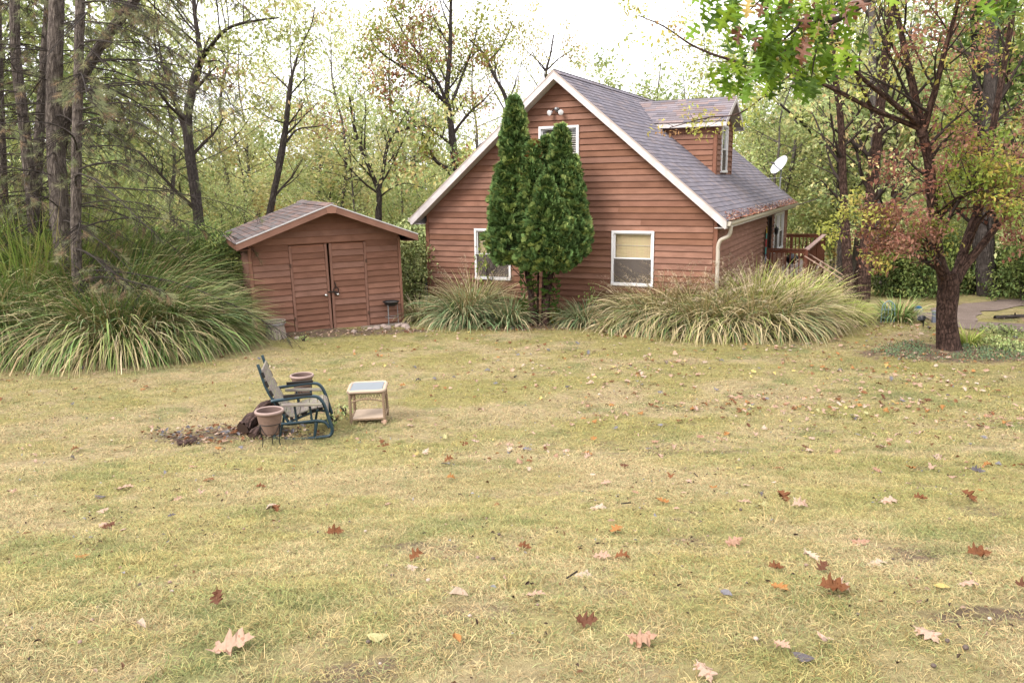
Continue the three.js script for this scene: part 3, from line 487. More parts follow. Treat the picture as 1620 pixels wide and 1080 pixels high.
  for (const [z, o] of [[fo, 0.027]]) { const k = new GB(), F = [[ax - 0.128, apex - m * 0.128 - 0.006, z + o], [ax, apex - 0.006, z + o], [ax + 0.128, apex - m * 0.128 - 0.006, z + o], [ax + 0.088, apex - m * 0.09 - 0.15, z + o], [ax - 0.088, apex - m * 0.09 - 0.15, z + o]]; k.tri(F[0], F[4], F[1]).tri(F[4], F[3], F[1]).tri(F[3], F[2], F[1]); for (let i = 0; i < 5; i++) { const j = (i + 1) % 5, d = p => [p[0], p[1], z]; k.quad(F[i], d(F[i]), d(F[j]), F[j]); } part('keystone_block', k.geo, SIDE[5], sh); }
  part('ridge_cap', merge(Array.from({ length: 13 }, (_, i) => { const a = box(0.15, 0.012, 0.29, [0.07, 0, 0], [0, 0, 0], 0.002).rotateZ(-0.38), b = box(0.15, 0.012, 0.29, [-0.07, 0, 0], [0, 0, 0], 0.002).rotateZ(0.38), g = merge([a, b]); g.rotateX(0.05 + (i > 9 ? 0.1 : 0)); g.translate(ax, apex + 0.03, fo - 0.12 - i * 0.275); const c = brownRoof(RNG(70 + i), 0, 0), arr = new Float32Array(g.attributes.position.count * 3); for (let k = 0; k < arr.length; k += 3) arr.set(c, k); g.setAttribute('color', new THREE.BufferAttribute(arr, 3)); return g; })), shingleMat, sh);
}

// ---------- plants: shared pieces ----------
const leafMat = (tr = 0.4) => new THREE.MeshPhysicalMaterial({ color: 0xffffff, vertexColors: true, roughness: 0.85, transmission: tr, thickness: 0, side: THREE.DoubleSide, specularIntensity: 0.15 });
const leafGlow = leafMat(0.5), leafSolid = new THREE.MeshPhysicalMaterial({ color: 0xffffff, vertexColors: true, roughness: 0.8, specularIntensity: 0.15, side: THREE.DoubleSide });
const barkTex = (lo, hi, s, stretch) => dataTex(256, 512, (u, v) => { const r = Math.abs(noise(u * 34 + 1.6 * noise(u * 12, v * 9, s), v * stretch, s) - 0.5) * 2, f = noise(u * 60, v * 70, s + 3); return mixc(lo, hi, clamp(r * 0.75 + f * 0.35 - 0.05)); });
const barkBump = dataTex(256, 512, (u, v) => { const r = Math.abs(noise(u * 34 + 1.6 * noise(u * 12, v * 9, 3), v * 6, 3) - 0.5) * 2; return r * 0.8 + 0.2 * noise(u * 60, v * 70, 5); }, false);
const barkMat = (lo, hi, s, st = 6, b = 0.025) => std([1, 1, 1], { map: barkTex(lo, hi, s, st), bumpMap: barkBump, bumpScale: b, roughness: 0.95 });
const barkGrey = barkMat([0.03, 0.024, 0.022], [0.12, 0.1, 0.092], 3), barkPine = barkMat([0.05, 0.04, 0.036], [0.23, 0.19, 0.165], 13, 7), barkBirch = barkMat([0.02, 0.012, 0.01], [0.16, 0.098, 0.078], 23, 11, 0.035), barkPale = barkMat([0.09, 0.078, 0.073], [0.25, 0.215, 0.2], 33, 5), twigMat = std([0.055, 0.042, 0.037], { roughness: 0.95 }), twigGrey2 = std([0.11, 0.092, 0.083], { roughness: 0.95 }), twigGrey = std([0.06, 0.05, 0.045], { roughness: 0.95 });
// a clump of small folded leaves
function clump(n, R, L, Wd, seed, droop = 0.2, flat = 0) {
  const r = RNG(seed), g = new GB();
  for (let i = 0; i < n; i++) {
    const th = r() * 6.283, ph = Math.acos(2 * r() - 1), rad = R * Math.cbrt(r()), c = V(Math.sin(ph) * Math.cos(th) * rad, Math.cos(ph) * rad * (flat ? 0.5 : 0.8), Math.sin(ph) * Math.sin(th) * rad);
    const d = V(r() - 0.5, (r() - 0.5) * 0.7 - droop, r() - 0.5).normalize(), s = d.clone().cross(V(r() - 0.5, 1.2, r() - 0.5)).normalize(), up = s.clone().cross(d), l = L * (0.7 + 0.6 * r()), w = Wd * (0.7 + 0.6 * r());
    const A = c, T = c.clone().addScaledVector(d, l).addScaledVector(up, -0.1 * l), m = c.clone().addScaledVector(d, l * 0.45), Q = m.clone().addScaledVector(s, w / 2).addScaledVector(up, w * 0.14), S = m.clone().addScaledVector(s, -w / 2).addScaledVector(up, w * 0.14), k = 0.78 + 0.44 * r(), col = [k * (0.92 + 0.16 * r()), k, k * (0.85 + 0.3 * r())];
    g.tri(A.toArray(), Q.toArray(), T.toArray(), undefined, undefined, undefined, col).tri(A.toArray(), T.toArray(), S.toArray(), undefined, undefined, undefined, col);
  }
  return g.geo;
}
const CL_SMALL = clump(9, 0.19, 0.085, 0.05, 5), CL_MID = clump(12, 0.32, 0.12, 0.075, 6), CL_BIG = clump(16, 0.55, 0.19, 0.12, 7), CL_FAR = clump(20, 0.85, 0.3, 0.2, 8), CL_FEW = clump(5, 0.16, 0.075, 0.045, 9, 0.5), CL_WEED = clump(11, 0.2, 0.15, 0.024, 10, 0.1);
function instanced(name, geo, mat, list, parent, kind) {               // list of {p, s, c, q?}
  const m = new THREE.InstancedMesh(geo, mat, list.length), M4 = new THREE.Matrix4(), E = new THREE.Euler(), Q = new THREE.Quaternion(), C = new THREE.Color(), S = V(1, 1, 1);
  const r = RNG(list.length + 17);
  list.forEach((o, i) => { if (o.q) Q.copy(o.q); else Q.setFromEuler(E.set((r() - 0.5) * 0.9, r() * 6.283, (r() - 0.5) * 0.9)); S.setScalar(o.s); if (o.sy) S.y = o.sy; M4.compose(o.p, Q, S); m.setMatrixAt(i, M4); m.setColorAt(i, C.setRGB(...o.c)); });
  m.name = name; if (kind) m.userData.kind = kind; (parent || scene).add(m); return m;
}
const pick = (pal, t) => { let s = 0; for (const p of pal) s += p[3]; t *= s; for (const p of pal) { t -= p[3]; if (t <= 0) return p; } return pal[0]; };
const tangentAt = (pts, t) => { const k = Math.min(pts.length - 2, Math.floor(t * (pts.length - 1))); return pts[k + 1].clone().sub(pts[k]).normalize(); };
const pointAt = (pts, t) => { const f = t * (pts.length - 1), k = Math.min(pts.length - 2, Math.floor(f)); return pts[k].clone().lerp(pts[k + 1], f - k); };
function sprout(r, p0, dir, len, rad, lvl, o, out) {
  const n = lvl >= o.levels ? 3 : 5, pts = [p0.clone()], d = dir.clone(); let p = p0.clone();
  for (let i = 0; i < n; i++) { d.add(V((r() - 0.5) * o.wob, (r() - 0.5) * o.wob + o.lift, (r() - 0.5) * o.wob)).normalize(); p = p.clone().addScaledVector(d, len / n); pts.push(p); }
  out.tubes.push({ pts, r0: rad, r1: Math.max(0.002, rad * 0.3) });
  if (lvl < o.levels) for (let j = 0, k = o.kids[lvl] || 3; j < k; j++) {
    const t = 0.2 + 0.8 * (j + r()) / k, T = tangentAt(pts, Math.min(t, 0.99)), ax = V(r() - 0.5, r() - 0.5, r() - 0.5).cross(T).normalize(), cd = T.applyAxisAngle(ax, o.ang * (0.6 + 0.7 * r()));
    sprout(r, pointAt(pts, Math.min(t, 0.99)), cd, len * o.ratio * (1.15 - 0.55 * t) * (0.7 + 0.6 * r()), rad * (1 - 0.6 * t) * 0.6, lvl + 1, o, out);
  } else for (let j = 0; j < o.sites; j++) out.sites.push(pointAt(pts, 0.25 + 0.75 * r()));
}
const defTree = { levels: 2, kids: [5, 4, 3], ang: 0.85, ratio: 0.5, wob: 0.35, lift: 0.05, sites: 2, leaf: CL_MID, jit: 0.16, scale: [0.7, 1.3], palette: [[0.3, 0.33, 0.07, 1]], bark: barkGrey, twig: twigMat, glow: leafGlow, minTwig: 0.003, keep: 1, from: 0.2 };
// limbs: [points, base radius, tip radius, number of side branches, their length, first t]
function tree(root, limbs, opt, seed) {
  const o = { ...defTree, ...opt }, r = RNG(seed), out = { tubes: [], sites: [] }, wood = [];
  const base = root.position;
  limbs.forEach(([P, r0, r1, kids = 6, len = 1.5, from = o.from], li) => {
    const pts = curve(P.map(p => V(p[0] - base.x, p[1] - base.y, p[2] - base.z)), Math.max(8, Math.round((P.length - 1) * 6))), big = r0 > 0.06;
    const flare = li === 0 && o.flare ? o.flare : 0;
    wood.push(tube(pts, t => lerp(r0, r1, Math.pow(t, 0.8)) * (1 + flare * Math.exp(-t * pts.length * 0.45)), big ? (r0 > 0.18 ? 18 : 10) : 6, big ? 0.13 : 0.05, seed + li));
    for (let k = 0; k < kids; k++) {
      const t = from + (0.99 - from) * (k + r() * 0.9) / kids, T = tangentAt(pts, t), ax = V(r() - 0.5, r() - 0.5, r() - 0.5).cross(T).normalize(), d = T.applyAxisAngle(ax, o.ang * (0.7 + 0.6 * r()));
      d.y += o.lift * 2; sprout(r, pointAt(pts, t), d.normalize(), len * (1.15 - 0.5 * t) * (0.6 + 0.8 * r()), Math.max(0.006, lerp(r0, r1, t) * 0.42), 1, o, out);
    }
  });
  part('trunk', merge(wood), o.bark, root);
  const tw = out.tubes.filter(t => t.r0 > o.minTwig).map((t, i) => tube(t.pts, s => lerp(t.r0, t.r1, s), t.r0 > 0.02 ? 5 : 3, 0, 1));
  if (tw.length) part('branches', merge(tw), o.twig, root);
  const list = [];
  for (const s of out.sites) { if (r() > o.keep) continue; if (o.clip && !o.clip(s.x + base.x, s.y + base.y, s.z + base.z)) continue; const c = pick(o.paletteAt ? o.paletteAt(s.x + base.x, s.y + base.y, s.z + base.z) : o.palette, clamp(0.5 + (fbm(s.x * 0.7 + seed, s.y * 0.7 + s.z * 0.7, seed, 2) - 0.5) * 1.5 + (r() - 0.5) * 0.7)), k = 0.8 + 0.4 * r(); list.push({ p: s.clone().add(V((r() - 0.5) * o.jit * 2, (r() - 0.5) * o.jit * 2, (r() - 0.5) * o.jit * 2)), s: lerp(o.scale[0], o.scale[1], r()), c: [c[0] * k, c[1] * k, c[2] * k] }); }
  if (list.length) instanced('crown', o.leaf, o.glow, list, root, 'stuff');
  return root;
}
const YG = [[0.54, 0.56, 0.26, 3], [0.44, 0.5, 0.22, 3], [0.29, 0.37, 0.15, 2], [0.62, 0.55, 0.24, 1.6], [0.52, 0.38, 0.2, 0.5]];
const GREENS = [[0.12, 0.18, 0.05, 3], [0.2, 0.27, 0.07, 3], [0.34, 0.38, 0.11, 2], [0.07, 0.11, 0.035, 1]];
const OLIVE_SPARSE = [[0.32, 0.35, 0.12, 3], [0.42, 0.41, 0.16, 2], [0.45, 0.33, 0.17, 1], [0.35, 0.2, 0.13, 0.6]];
const RUST = [[0.26, 0.12, 0.085, 4], [0.36, 0.2, 0.14, 3], [0.42, 0.38, 0.1, 1.2], [0.24, 0.3, 0.07, 1]];

// ---------- named trees ----------
const footOf = p => { const q = Array.isArray(p) ? p : p.toArray(); return [q[0], H(q[0], q[2]) - 0.05, q[2]]; };
function namedTree(name, label, limbs, opt, seed, group) {
  const P0 = limbs[0][0][0], f = footOf(P0), g = thing(name, label, 'tree', f, 0, group);
  limbs[0][0].unshift([P0[0] + 0.02, f[1] - 0.1, P0[2]]); if (P0[1] - f[1] < 0.15) limbs[0][0].splice(1, 1);
  return tree(g, limbs, opt, seed);
}
// the old birch on the lawn
namedTree('river_birch', 'large gnarled tree with peeling bark and rusty leaves standing on the lawn', [
  [[[8.24,0.27,-14.42], [8.12,0.82,-14.42], [8.11,1.35,-14.40], [8.06,1.63,-14.40]], 0.18, 0.17, 0],
  [[[8.12,1.39,-14.40], [7.86,1.78,-14.30], [7.61,2.59,-14.20], [7.33,3.58,-14.00], [7.07,4.25,-13.90]], 0.12, 0.08, 10, 1.1, 0.15],
  [[[7.11,4.06,-13.90], [6.92,4.74,-13.90], [6.63,5.66,-13.90], [6.39,6.46,-13.90], [6.22,7.65,-14.00]], 0.085, 0.025, 10, 1.5, 0.1],
  [[[7.11,4.12,-13.90], [7.09,4.71,-13.60], [7.05,5.36,-13.30], [7.05,5.90,-13.10], [6.96,6.83,-12.80]], 0.07, 0.02, 9, 1.3, 0.1],
  [[[7.08,4.22,-13.90], [6.34,4.61,-13.50], [5.65,5.00,-13.20], [5.14,5.51,-12.90], [4.78,5.94,-12.70]], 0.06, 0.018, 9, 1.2, 0.15],
  [[[7.05,4.19,-13.90], [6.17,4.52,-13.80], [5.24,4.93,-13.70], [4.60,5.14,-13.70], [3.72,5.34,-13.80], [3.13,5.58,-13.90], [2.63,5.92,-14.00], [2.21,6.12,-14.10]], 0.05, 0.008, 15, 0.8, 0.25],
  [[[6.17,4.52,-13.80], [5.33,5.28,-13.20], [4.84,5.18,-13.00], [4.30,4.89,-12.80], [3.61,4.39,-12.70], [3.09,4.32,-12.60], [2.50,4.18,-12.60]], 0.028, 0.006, 8, 0.4, 0.45],
  [[[8.18,1.41,-14.40], [8.44,1.75,-14.50], [8.86,2.35,-14.50], [9.30,3.06,-14.40], [9.98,4.00,-14.40], [10.14,5.28,-14.40]], 0.095, 0.035, 12, 1.4, 0.35],
  [[[8.22,1.47,-14.40], [8.53,2.20,-14.70], [8.88,3.12,-14.90], [8.92,4.26,-14.90], [9.01,5.48,-14.90], [9.06,6.65,-14.90], [9.04,8.02,-15.00]], 0.1, 0.03, 20, 1.4, 0.2],
  [[[8.43,1.98,-14.50], [8.41,2.70,-14.00], [8.59,2.82,-13.60], [8.95,2.40,-13.40]], 0.03, 0.006, 9, 0.8, 0.2],
  [[[7.62,2.70,-14.20], [7.76,3.04,-13.70], [8.00,3.15,-13.40], [8.24,2.84,-13.20]], 0.028, 0.006, 10, 0.8, 0.15],
  [[[7.47,3.15,-14.10], [6.89,3.05,-13.70], [6.61,2.64,-13.50], [6.39,2.11,-13.40]], 0.026, 0.005, 10, 0.7, 0.15],
  [[[8.07,1.53,-14.40], [7.47,2.04,-14.00], [7.13,2.18,-13.80], [6.71,1.98,-13.60]], 0.024, 0.005, 8, 0.6, 0.25],
  [[[8.87,3.92,-14.90], [8.33,4.13,-14.50], [7.97,3.80,-14.20], [7.80,3.25,-14.00]], 0.026, 0.005, 10, 0.8, 0.1],
  [[[7.81,2.01,-14.30], [7.05,2.33,-13.90], [6.29,2.51,-13.60], [5.80,2.58,-13.50]], 0.04, 0.008, 8, 0.6, 0.2],
], { bark: barkBirch, leaf: CL_SMALL, kids: [5, 4, 3], sites: 4, keep: 0.95, scale: [0.7, 1.2], flare: 0.45, clip: (x, y, z) => x > 6.3 || hsh(x * 977, y * 977, z * 97) < (x < 4.6 ? 0.3 : 0.5), palette: [[0.34, 0.38, 0.075, 3], [0.23, 0.3, 0.06, 3], [0.42, 0.34, 0.09, 1], [0.25, 0.1, 0.055, 1.2]], ang: 0.8, ratio: 0.55, paletteAt: (x, y, z) => x > 6.2 && y < 6.4 && fbm(x * 0.9, y * 0.9 + z, 12, 2) > 0.3 ? RUST : x < 6.5 ? [[0.42, 0.45, 0.11, 4], [0.5, 0.45, 0.14, 2], [0.42, 0.25, 0.12, 0.4]] : [[0.33, 0.38, 0.075, 3], [0.23, 0.31, 0.06, 3], [0.42, 0.36, 0.09, 1]] }, 101);

// trunks between the deck and the lawn tree
namedTree('birch_tree', 'slender rough barked tree leaning beside the deck steps', [[[[8.96,0.14,-20.50], [8.78,1.44,-20.50], [8.58,3.07,-20.50], [8.37,4.63,-20.40], [8.01,6.29,-20.30], [7.70,8.46,-20.30]], 0.15, 0.05, 14, 1.7, 0.35]], { bark: barkBirch, palette: YG, leaf: CL_MID, keep: 0.8, flare: 0.2 }, 121);
namedTree('birch_tree', 'forked rough barked tree standing between the deck and the pale trunk', [
  [[[9.32,0.05,-20.80], [9.39,0.90,-20.80], [9.43,1.66,-20.80], [9.44,2.56,-20.80], [9.48,4.01,-20.80], [9.47,5.87,-20.70], [9.49,7.35,-20.60], [9.48,8.94,-20.60]], 0.24, 0.07, 14, 1.8, 0.35],
  [[[9.33,0.73,-20.80], [9.72,1.31,-20.90], [10.01,1.88,-21.00], [10.20,2.70,-21.20], [10.32,4.02,-21.40]], 0.15, 0.05, 6, 1.3, 0.5]], { bark: barkBirch, palette: YG, leaf: CL_MID, keep: 0.8, flare: 0.25 }, 122);
namedTree('ash_tree', 'straight pale grey trunk rising behind the trellis', [[[[11.53,-0.67,-24.00], [11.34,0.71,-24.00], [11.10,2.43,-24.00], [10.84,4.84,-24.00], [10.55,7.49,-24.00], [10.32,10.03,-24.00]], 0.19, 0.08, 14, 2.4, 0.4]], { bark: barkPale, palette: YG, leaf: CL_BIG, keep: 0.8, levels: 2 }, 123);
namedTree('oak_trunk_tree', 'thick dark trunk behind the gravel path', [[[[13.26,-0.50,-21.50], [13.12,0.60,-21.50], [12.95,1.98,-21.50], [12.77,4.65,-21.50], [12.52,7.80,-21.50], [12.37,9.60,-21.50]], 0.3, 0.12, 14, 2.6, 0.45]], { bark: barkGrey, palette: GREENS, leaf: CL_BIG, keep: 0.9 }, 124);
namedTree('oak_trunk_tree', 'dark trunk standing close beside the thickest trunk past the path', [[[[13.43,-0.57,-22.30], [13.34,0.50,-22.30], [13.24,2.11,-22.30], [12.99,4.70,-22.40], [12.56,8.01,-22.50]], 0.22, 0.09, 12, 2.4, 0.5]], { bark: barkGrey, palette: GREENS, leaf: CL_BIG, keep: 0.9 }, 125);
namedTree('dead_limbed_tree', 'tree with a bare dark limb reaching over the roof behind the dish', [[[[13.91,-0.28,-33.00], [13.77,2.09,-33.00], [13.55,4.14,-33.00], [13.17,7.36,-33.00], [12.77,11.62,-33.00]], 0.17, 0.07, 12, 2.4, 0.3], [[[13.60,4.14,-33.00], [13.20,4.48,-32.60], [12.47,4.72,-32.20], [11.65,5.34,-31.80], [10.48,6.15,-31.40]], 0.1, 0.04, 3, 0.9, 0.5]], { palette: YG, leaf: CL_BIG, keep: 0.9 }, 126);
// behind the shed and house
namedTree('crooked_tree', 'dark crooked tree with forked crown behind the long grass left of shed', [
  [[[-8.66,1.55,-22.00], [-8.66,2.77,-22.00], [-8.72,4.13,-22.00], [-8.71,5.13,-22.00], [-8.44,6.11,-22.00], [-8.18,6.72,-22.00]], 0.17, 0.11, 6, 1.6, 0.3],
  [[[-8.19,6.67,-22.00], [-8.22,7.23,-22.00], [-8.25,8.01,-22.00], [-8.15,9.40,-22.00], [-7.92,10.89,-22.00]], 0.08, 0.03, 9, 2.0, 0.1],
  [[[-8.19,6.67,-22.00], [-7.72,7.00,-21.60], [-7.14,7.31,-21.20], [-6.36,7.40,-20.80], [-5.64,7.41,-20.50]], 0.07, 0.02, 9, 1.4, 0.2],
  [[[-8.16,6.62,-22.00], [-7.79,6.67,-22.40], [-7.62,6.25,-22.60]], 0.03, 0.01, 3, 0.8, 0.3],
  [[[-8.67,4.80,-22.00], [-9.38,6.34,-22.50], [-9.70,7.41,-23.00], [-9.70,9.05,-23.00]], 0.05, 0.015, 7, 1.5, 0.2]], { palette: OLIVE_SPARSE, leaf: CL_MID, keep: 0.6, kids: [6, 5, 3] }, 131);
namedTree('thin_tree', 'thin sparse tree rising just behind the shed roof', [
  [[[-8.24,2.12,-27.00], [-8.02,3.01,-27.00], [-7.56,4.67,-27.00], [-7.29,6.08,-27.00], [-7.13,6.88,-27.00]], 0.15, 0.07, 6, 1.6, 0.35],
  [[[-7.13,6.84,-27.00], [-6.90,7.47,-27.00], [-6.61,8.05,-27.00], [-6.38,8.44,-27.00], [-6.22,9.01,-27.00]], 0.05, 0.015, 7, 1.5, 0.1],
  [[[-7.13,6.84,-27.00], [-7.11,7.67,-27.00], [-7.06,8.44,-27.00]], 0.03, 0.01, 4, 1.2, 0.1],
  [[[-7.42,5.38,-27.00], [-7.66,5.45,-26.60], [-7.96,5.63,-26.30], [-8.12,5.84,-26.00]], 0.03, 0.01, 4, 0.8, 0.3],
  [[[-7.44,4.77,-27.00], [-7.06,5.17,-27.00], [-6.42,5.26,-27.00], [-5.68,5.38,-27.00]], 0.04, 0.012, 5, 0.9, 0.3]], { palette: OLIVE_SPARSE, leaf: CL_MID, keep: 0.5, kids: [5, 4, 3] }, 132);
namedTree('oak_tree', 'tall open crowned oak behind the left slope of the house roof', [
  [[[-2.25,-0.06,-33.00], [-2.23,2.30,-33.00], [-2.24,4.10,-33.00], [-2.39,5.85,-33.00], [-2.49,6.84,-33.00], [-2.31,8.53,-33.00], [-2.25,9.95,-33.00], [-2.14,11.81,-33.00]], 0.26, 0.04, 12, 2.4, 0.4],
  [[[-2.48,6.47,-33.00], [-3.12,7.08,-32.50], [-3.91,7.65,-32.00], [-4.79,8.22,-31.50], [-5.16,8.66,-31.00]], 0.09, 0.02, 11, 1.8, 0.2],
  [[[-2.45,6.35,-33.00], [-2.90,7.45,-33.00], [-3.51,8.36,-33.00], [-4.11,9.15,-33.00], [-4.52,9.98,-33.00]], 0.08, 0.02, 11, 1.8, 0.2],
  [[[-2.27,6.59,-33.00], [-1.78,7.87,-33.50], [-1.45,8.80,-34.00], [-1.24,9.65,-34.00]], 0.07, 0.02, 8, 1.6, 0.2],
  [[[-2.35,3.85,-33.00], [-2.98,4.23,-32.70], [-3.56,5.47,-32.50], [-4.34,6.40,-32.00], [-4.98,6.67,-31.50]], 0.09, 0.02, 9, 1.8, 0.25],
  [[[-2.28,3.46,-33.00], [-2.71,4.04,-32.40], [-3.36,4.46,-32.00]], 0.07, 0.02, 5, 1.5, 0.25]], { palette: [[0.33, 0.34, 0.08, 3], [0.26, 0.29, 0.07, 3], [0.4, 0.24, 0.12, 1.2], [0.3, 0.14, 0.09, 0.6]], leaf: CL_MID, keep: 0.85, kids: [6, 6, 3], scale: [0.9, 1.5] }, 133);
namedTree('leaning_tree', 'leaning thin tree with airy crown behind the house gable', [
  [[[0.14,2.17,-36.00], [0.06,4.68,-36.00], [-0.13,6.98,-36.00], [-0.62,7.92,-36.00], [-1.07,8.85,-36.00], [-1.69,9.46,-36.00]], 0.14, 0.04, 9, 2.0, 0.4],
  [[[-0.88,8.51,-36.00], [-0.38,9.02,-36.00], [-0.01,9.62,-36.00], [0.25,10.26,-36.00]], 0.06, 0.015, 7, 1.6, 0.2]], { palette: [[0.36, 0.34, 0.1, 3], [0.4, 0.3, 0.14, 2]], leaf: CL_MID, keep: 0.6, scale: [0.8, 1.4] }, 134);
namedTree('airy_tree', 'sparse pinkish twigged tree just above the roof peak', [
  [[[1.78,2.08,-38.00], [1.80,6.45,-38.00], [1.75,8.28,-38.00], [1.96,9.11,-38.00], [2.10,9.93,-38.00]], 0.11, 0.03, 7, 1.8, 0.45],
  [[[1.81,8.42,-38.00], [2.36,8.91,-38.00], [2.95,9.24,-38.00]], 0.04, 0.012, 5, 1.4, 0.3], [[[1.78,8.36,-38.00], [1.34,8.84,-38.00], [1.00,9.12,-38.00]], 0.04, 0.012, 5, 1.4, 0.3]], { palette: [[0.4, 0.3, 0.16, 3], [0.38, 0.34, 0.12, 2]], leaf: CL_FEW, keep: 0.7, scale: [1.2, 2] }, 135);
namedTree('yellow_tree', 'yellow green tree with dark forked trunk between shed and house', [
  [[[-4.90,0.87,-29.00], [-4.80,2.48,-29.00], [-4.77,3.04,-29.00], [-4.95,3.61,-29.00], [-5.31,4.55,-29.00], [-5.54,5.38,-29.00], [-5.66,6.47,-29.00]], 0.16, 0.04, 10, 2.2, 0.4],
  [[[-4.74,3.20,-29.00], [-4.57,3.87,-29.00], [-4.35,4.75,-29.00], [-4.01,5.19,-29.00], [-3.17,5.37,-29.00], [-2.61,5.30,-29.00]], 0.09, 0.02, 9, 1.8, 0.2],
  [[[-4.69,2.93,-29.00], [-4.32,3.15,-28.50], [-3.69,3.37,-28.00], [-2.94,3.19,-27.60]], 0.04, 0.012, 5, 1.3, 0.2]], { palette: YG, leaf: CL_MID, keep: 1, scale: [0.9, 1.6] }, 136);

// ---------- pines with bare drooping boughs on the left ----------
const NEEDLE = (() => { const r = RNG(3), g = new GB(); for (let i = 0; i < 26; i++) { const d = V((r() - 0.5) * 1.6, (r() - 0.5) * 1.2 + 0.15, 0.9 * r() + 0.25).normalize(), l = 0.1 + 0.07 * r(), s = d.clone().cross(V(r() - 0.5, 1, r() - 0.5)).normalize().multiplyScalar(0.0032), o = V(0, 0, 0.12 * r()), t = o.clone().addScaledVector(d, l), k = 0.7 + 0.6 * r(); g.tri(o.clone().add(s).toArray(), o.clone().sub(s).toArray(), t.toArray(), undefined, undefined, undefined, [k, k, k]); } return g.geo; })();
function pine(label, pts, r0, r1, o, seed) {
  const f = footOf(pts[0]), root = thing('pine_tree', label, 'tree', f, 0, 'pines on the left'), r = RNG(seed), P = [[pts[0][0], f[1] - 0.1, pts[0][2]], ...pts.slice(pts[0][1] - f[1] < 0.15 ? 1 : 0)].map(p => V(p[0] - f[0], p[1] - f[1], p[2] - f[2]));
  const c = curve(P, 40); part('trunk', tube(c, t => lerp(r0, r1, t) * (1 + 0.3 * Math.exp(-t * 25)), 14, 0.1, seed), barkPine, root);
  const tubes = [], tufts = [], hgt = c[c.length - 1].y;
  for (let y = o.first; y < hgt; y += o.gap * (0.7 + 0.6 * r())) for (let k = 0, n = o.per; k < n; k++) {
    const t = y / hgt, p0 = pointAt(c, clamp(t, 0, 0.999)), a = o.az ? o.az[0] + (o.az[1] - o.az[0]) * r() : r() * 6.283, len = o.len * (0.55 + 0.75 * r()) * (1 - 0.35 * t), up = -0.05 + 0.4 * r(), sag = o.sag * (0.5 + 1.1 * r()), bend = (r() - 0.5) * 0.9, bp = [];
    for (let i = 0; i <= 9; i++) { const s = i / 9; bp.push(V(p0.x + Math.cos(a + bend * s) * len * s, p0.y + len * (up * s - sag * s * s) + 0.03 * (r() - 0.5), p0.z + Math.sin(a + bend * s) * len * s)); }
    tubes.push(tube(bp, s => lerp(0.017, 0.003, s) * (0.6 + len * 0.14), 5, 0, 1));
    const bare = r() < o.bare;
    for (let j = 0; j < o.twigs; j++) {
      const s = 0.18 + 0.82 * r(), q = pointAt(bp, Math.min(s, 0.99)), T = tangentAt(bp, Math.min(s, 0.99)), side = T.clone().cross(V(0, 1, 0)).normalize().multiplyScalar(r() < 0.5 ? 1 : -1), d = T.multiplyScalar(0.7).add(side.multiplyScalar(0.8)).add(V(0, -0.35 + 0.4 * (r() - 0.5), 0)).normalize(), l = (0.3 + 0.6 * r()) * (1.1 - 0.5 * s), tp = [q];
      for (let i = 1; i <= 3; i++) { d.y -= 0.12; d.x += (r() - 0.5) * 0.3; d.z += (r() - 0.5) * 0.3; d.normalize(); tp.push(tp[i - 1].clone().addScaledVector(d, l / 3)); }
      tubes.push(tube(tp, w => lerp(0.006, 0.0025, w), 3, 0, 1));
      for (let m = 0; m < 3; m++) { const e = pointAt(tp, 0.5 + 0.49 * r()), e2 = e.clone(); for (let i = 0; i < 2; i++) e2.add(V((r() - 0.5) * 0.2, -0.08 * r(), (r() - 0.5) * 0.2)); tubes.push(tube([e, e2], () => 0.0022, 3, 0, 1)); }
      if (!bare || r() < 0.15) for (let m = 0; m < 3; m++) { const q2 = new THREE.Quaternion().setFromUnitVectors(V(0, 0, 1), V(d.x + (r() - 0.5), d.y + (r() - 0.5), d.z + (r() - 0.5)).normalize()), u = r(); tufts.push({ p: pointAt(tp, 0.35 + 0.64 * r()), q: q2, s: 0.7 + 0.4 * r(), c: u < 0.5 ? [0.18, 0.2, 0.1] : u < 0.75 ? [0.24, 0.24, 0.12] : [0.24, 0.165, 0.1] }); }
    }
  }
  part('boughs', merge(tubes), o.grey ? twigGrey : twigMat, root); if (tufts.length) instanced('needles', NEEDLE, leafSolid, tufts, root, 'stuff'); return root;
}
const toRight = [-0.75, 0.55];
pine('slim straight pine trunk rising out of the tall grass', [[-8.55,1.64,-15.40], [-8.36,3.35,-15.40], [-8.11,5.10,-15.40], [-7.86,6.77,-15.40], [-7.64,8.46,-15.40]], 0.105, 0.075, { first: 1.5, gap: 0.34, per: 2, len: 4.3, sag: 0.34, bare: 0.97, twigs: 30, az: [-1.3, 1.2], grey: true }, 201);
pine('thick pine trunk just left of the slim straight pine', [[-9.37,2.05,-16.50], [-9.32,3.35,-16.50], [-9.22,4.86,-16.50], [-8.99,6.31,-16.50], [-8.63,8.72,-16.50]], 0.2, 0.13, { first: 2.6, gap: 0.4, per: 3, len: 2.8, sag: 0.35, bare: 0.82, twigs: 14, grey: true }, 202);
pine('leaning pine whose trunk slants up to the right across the others', [[-10.12,1.97,-17.50], [-9.61,4.27,-17.30], [-9.12,5.30,-17.20], [-8.35,6.26,-17.00], [-7.49,7.06,-16.80], [-6.56,8.16,-16.60]], 0.14, 0.08, { first: 3.2, gap: 0.5, per: 2, len: 2.4, sag: 0.3, bare: 0.82, twigs: 14, az: [-1.2, 1.2] }, 203);
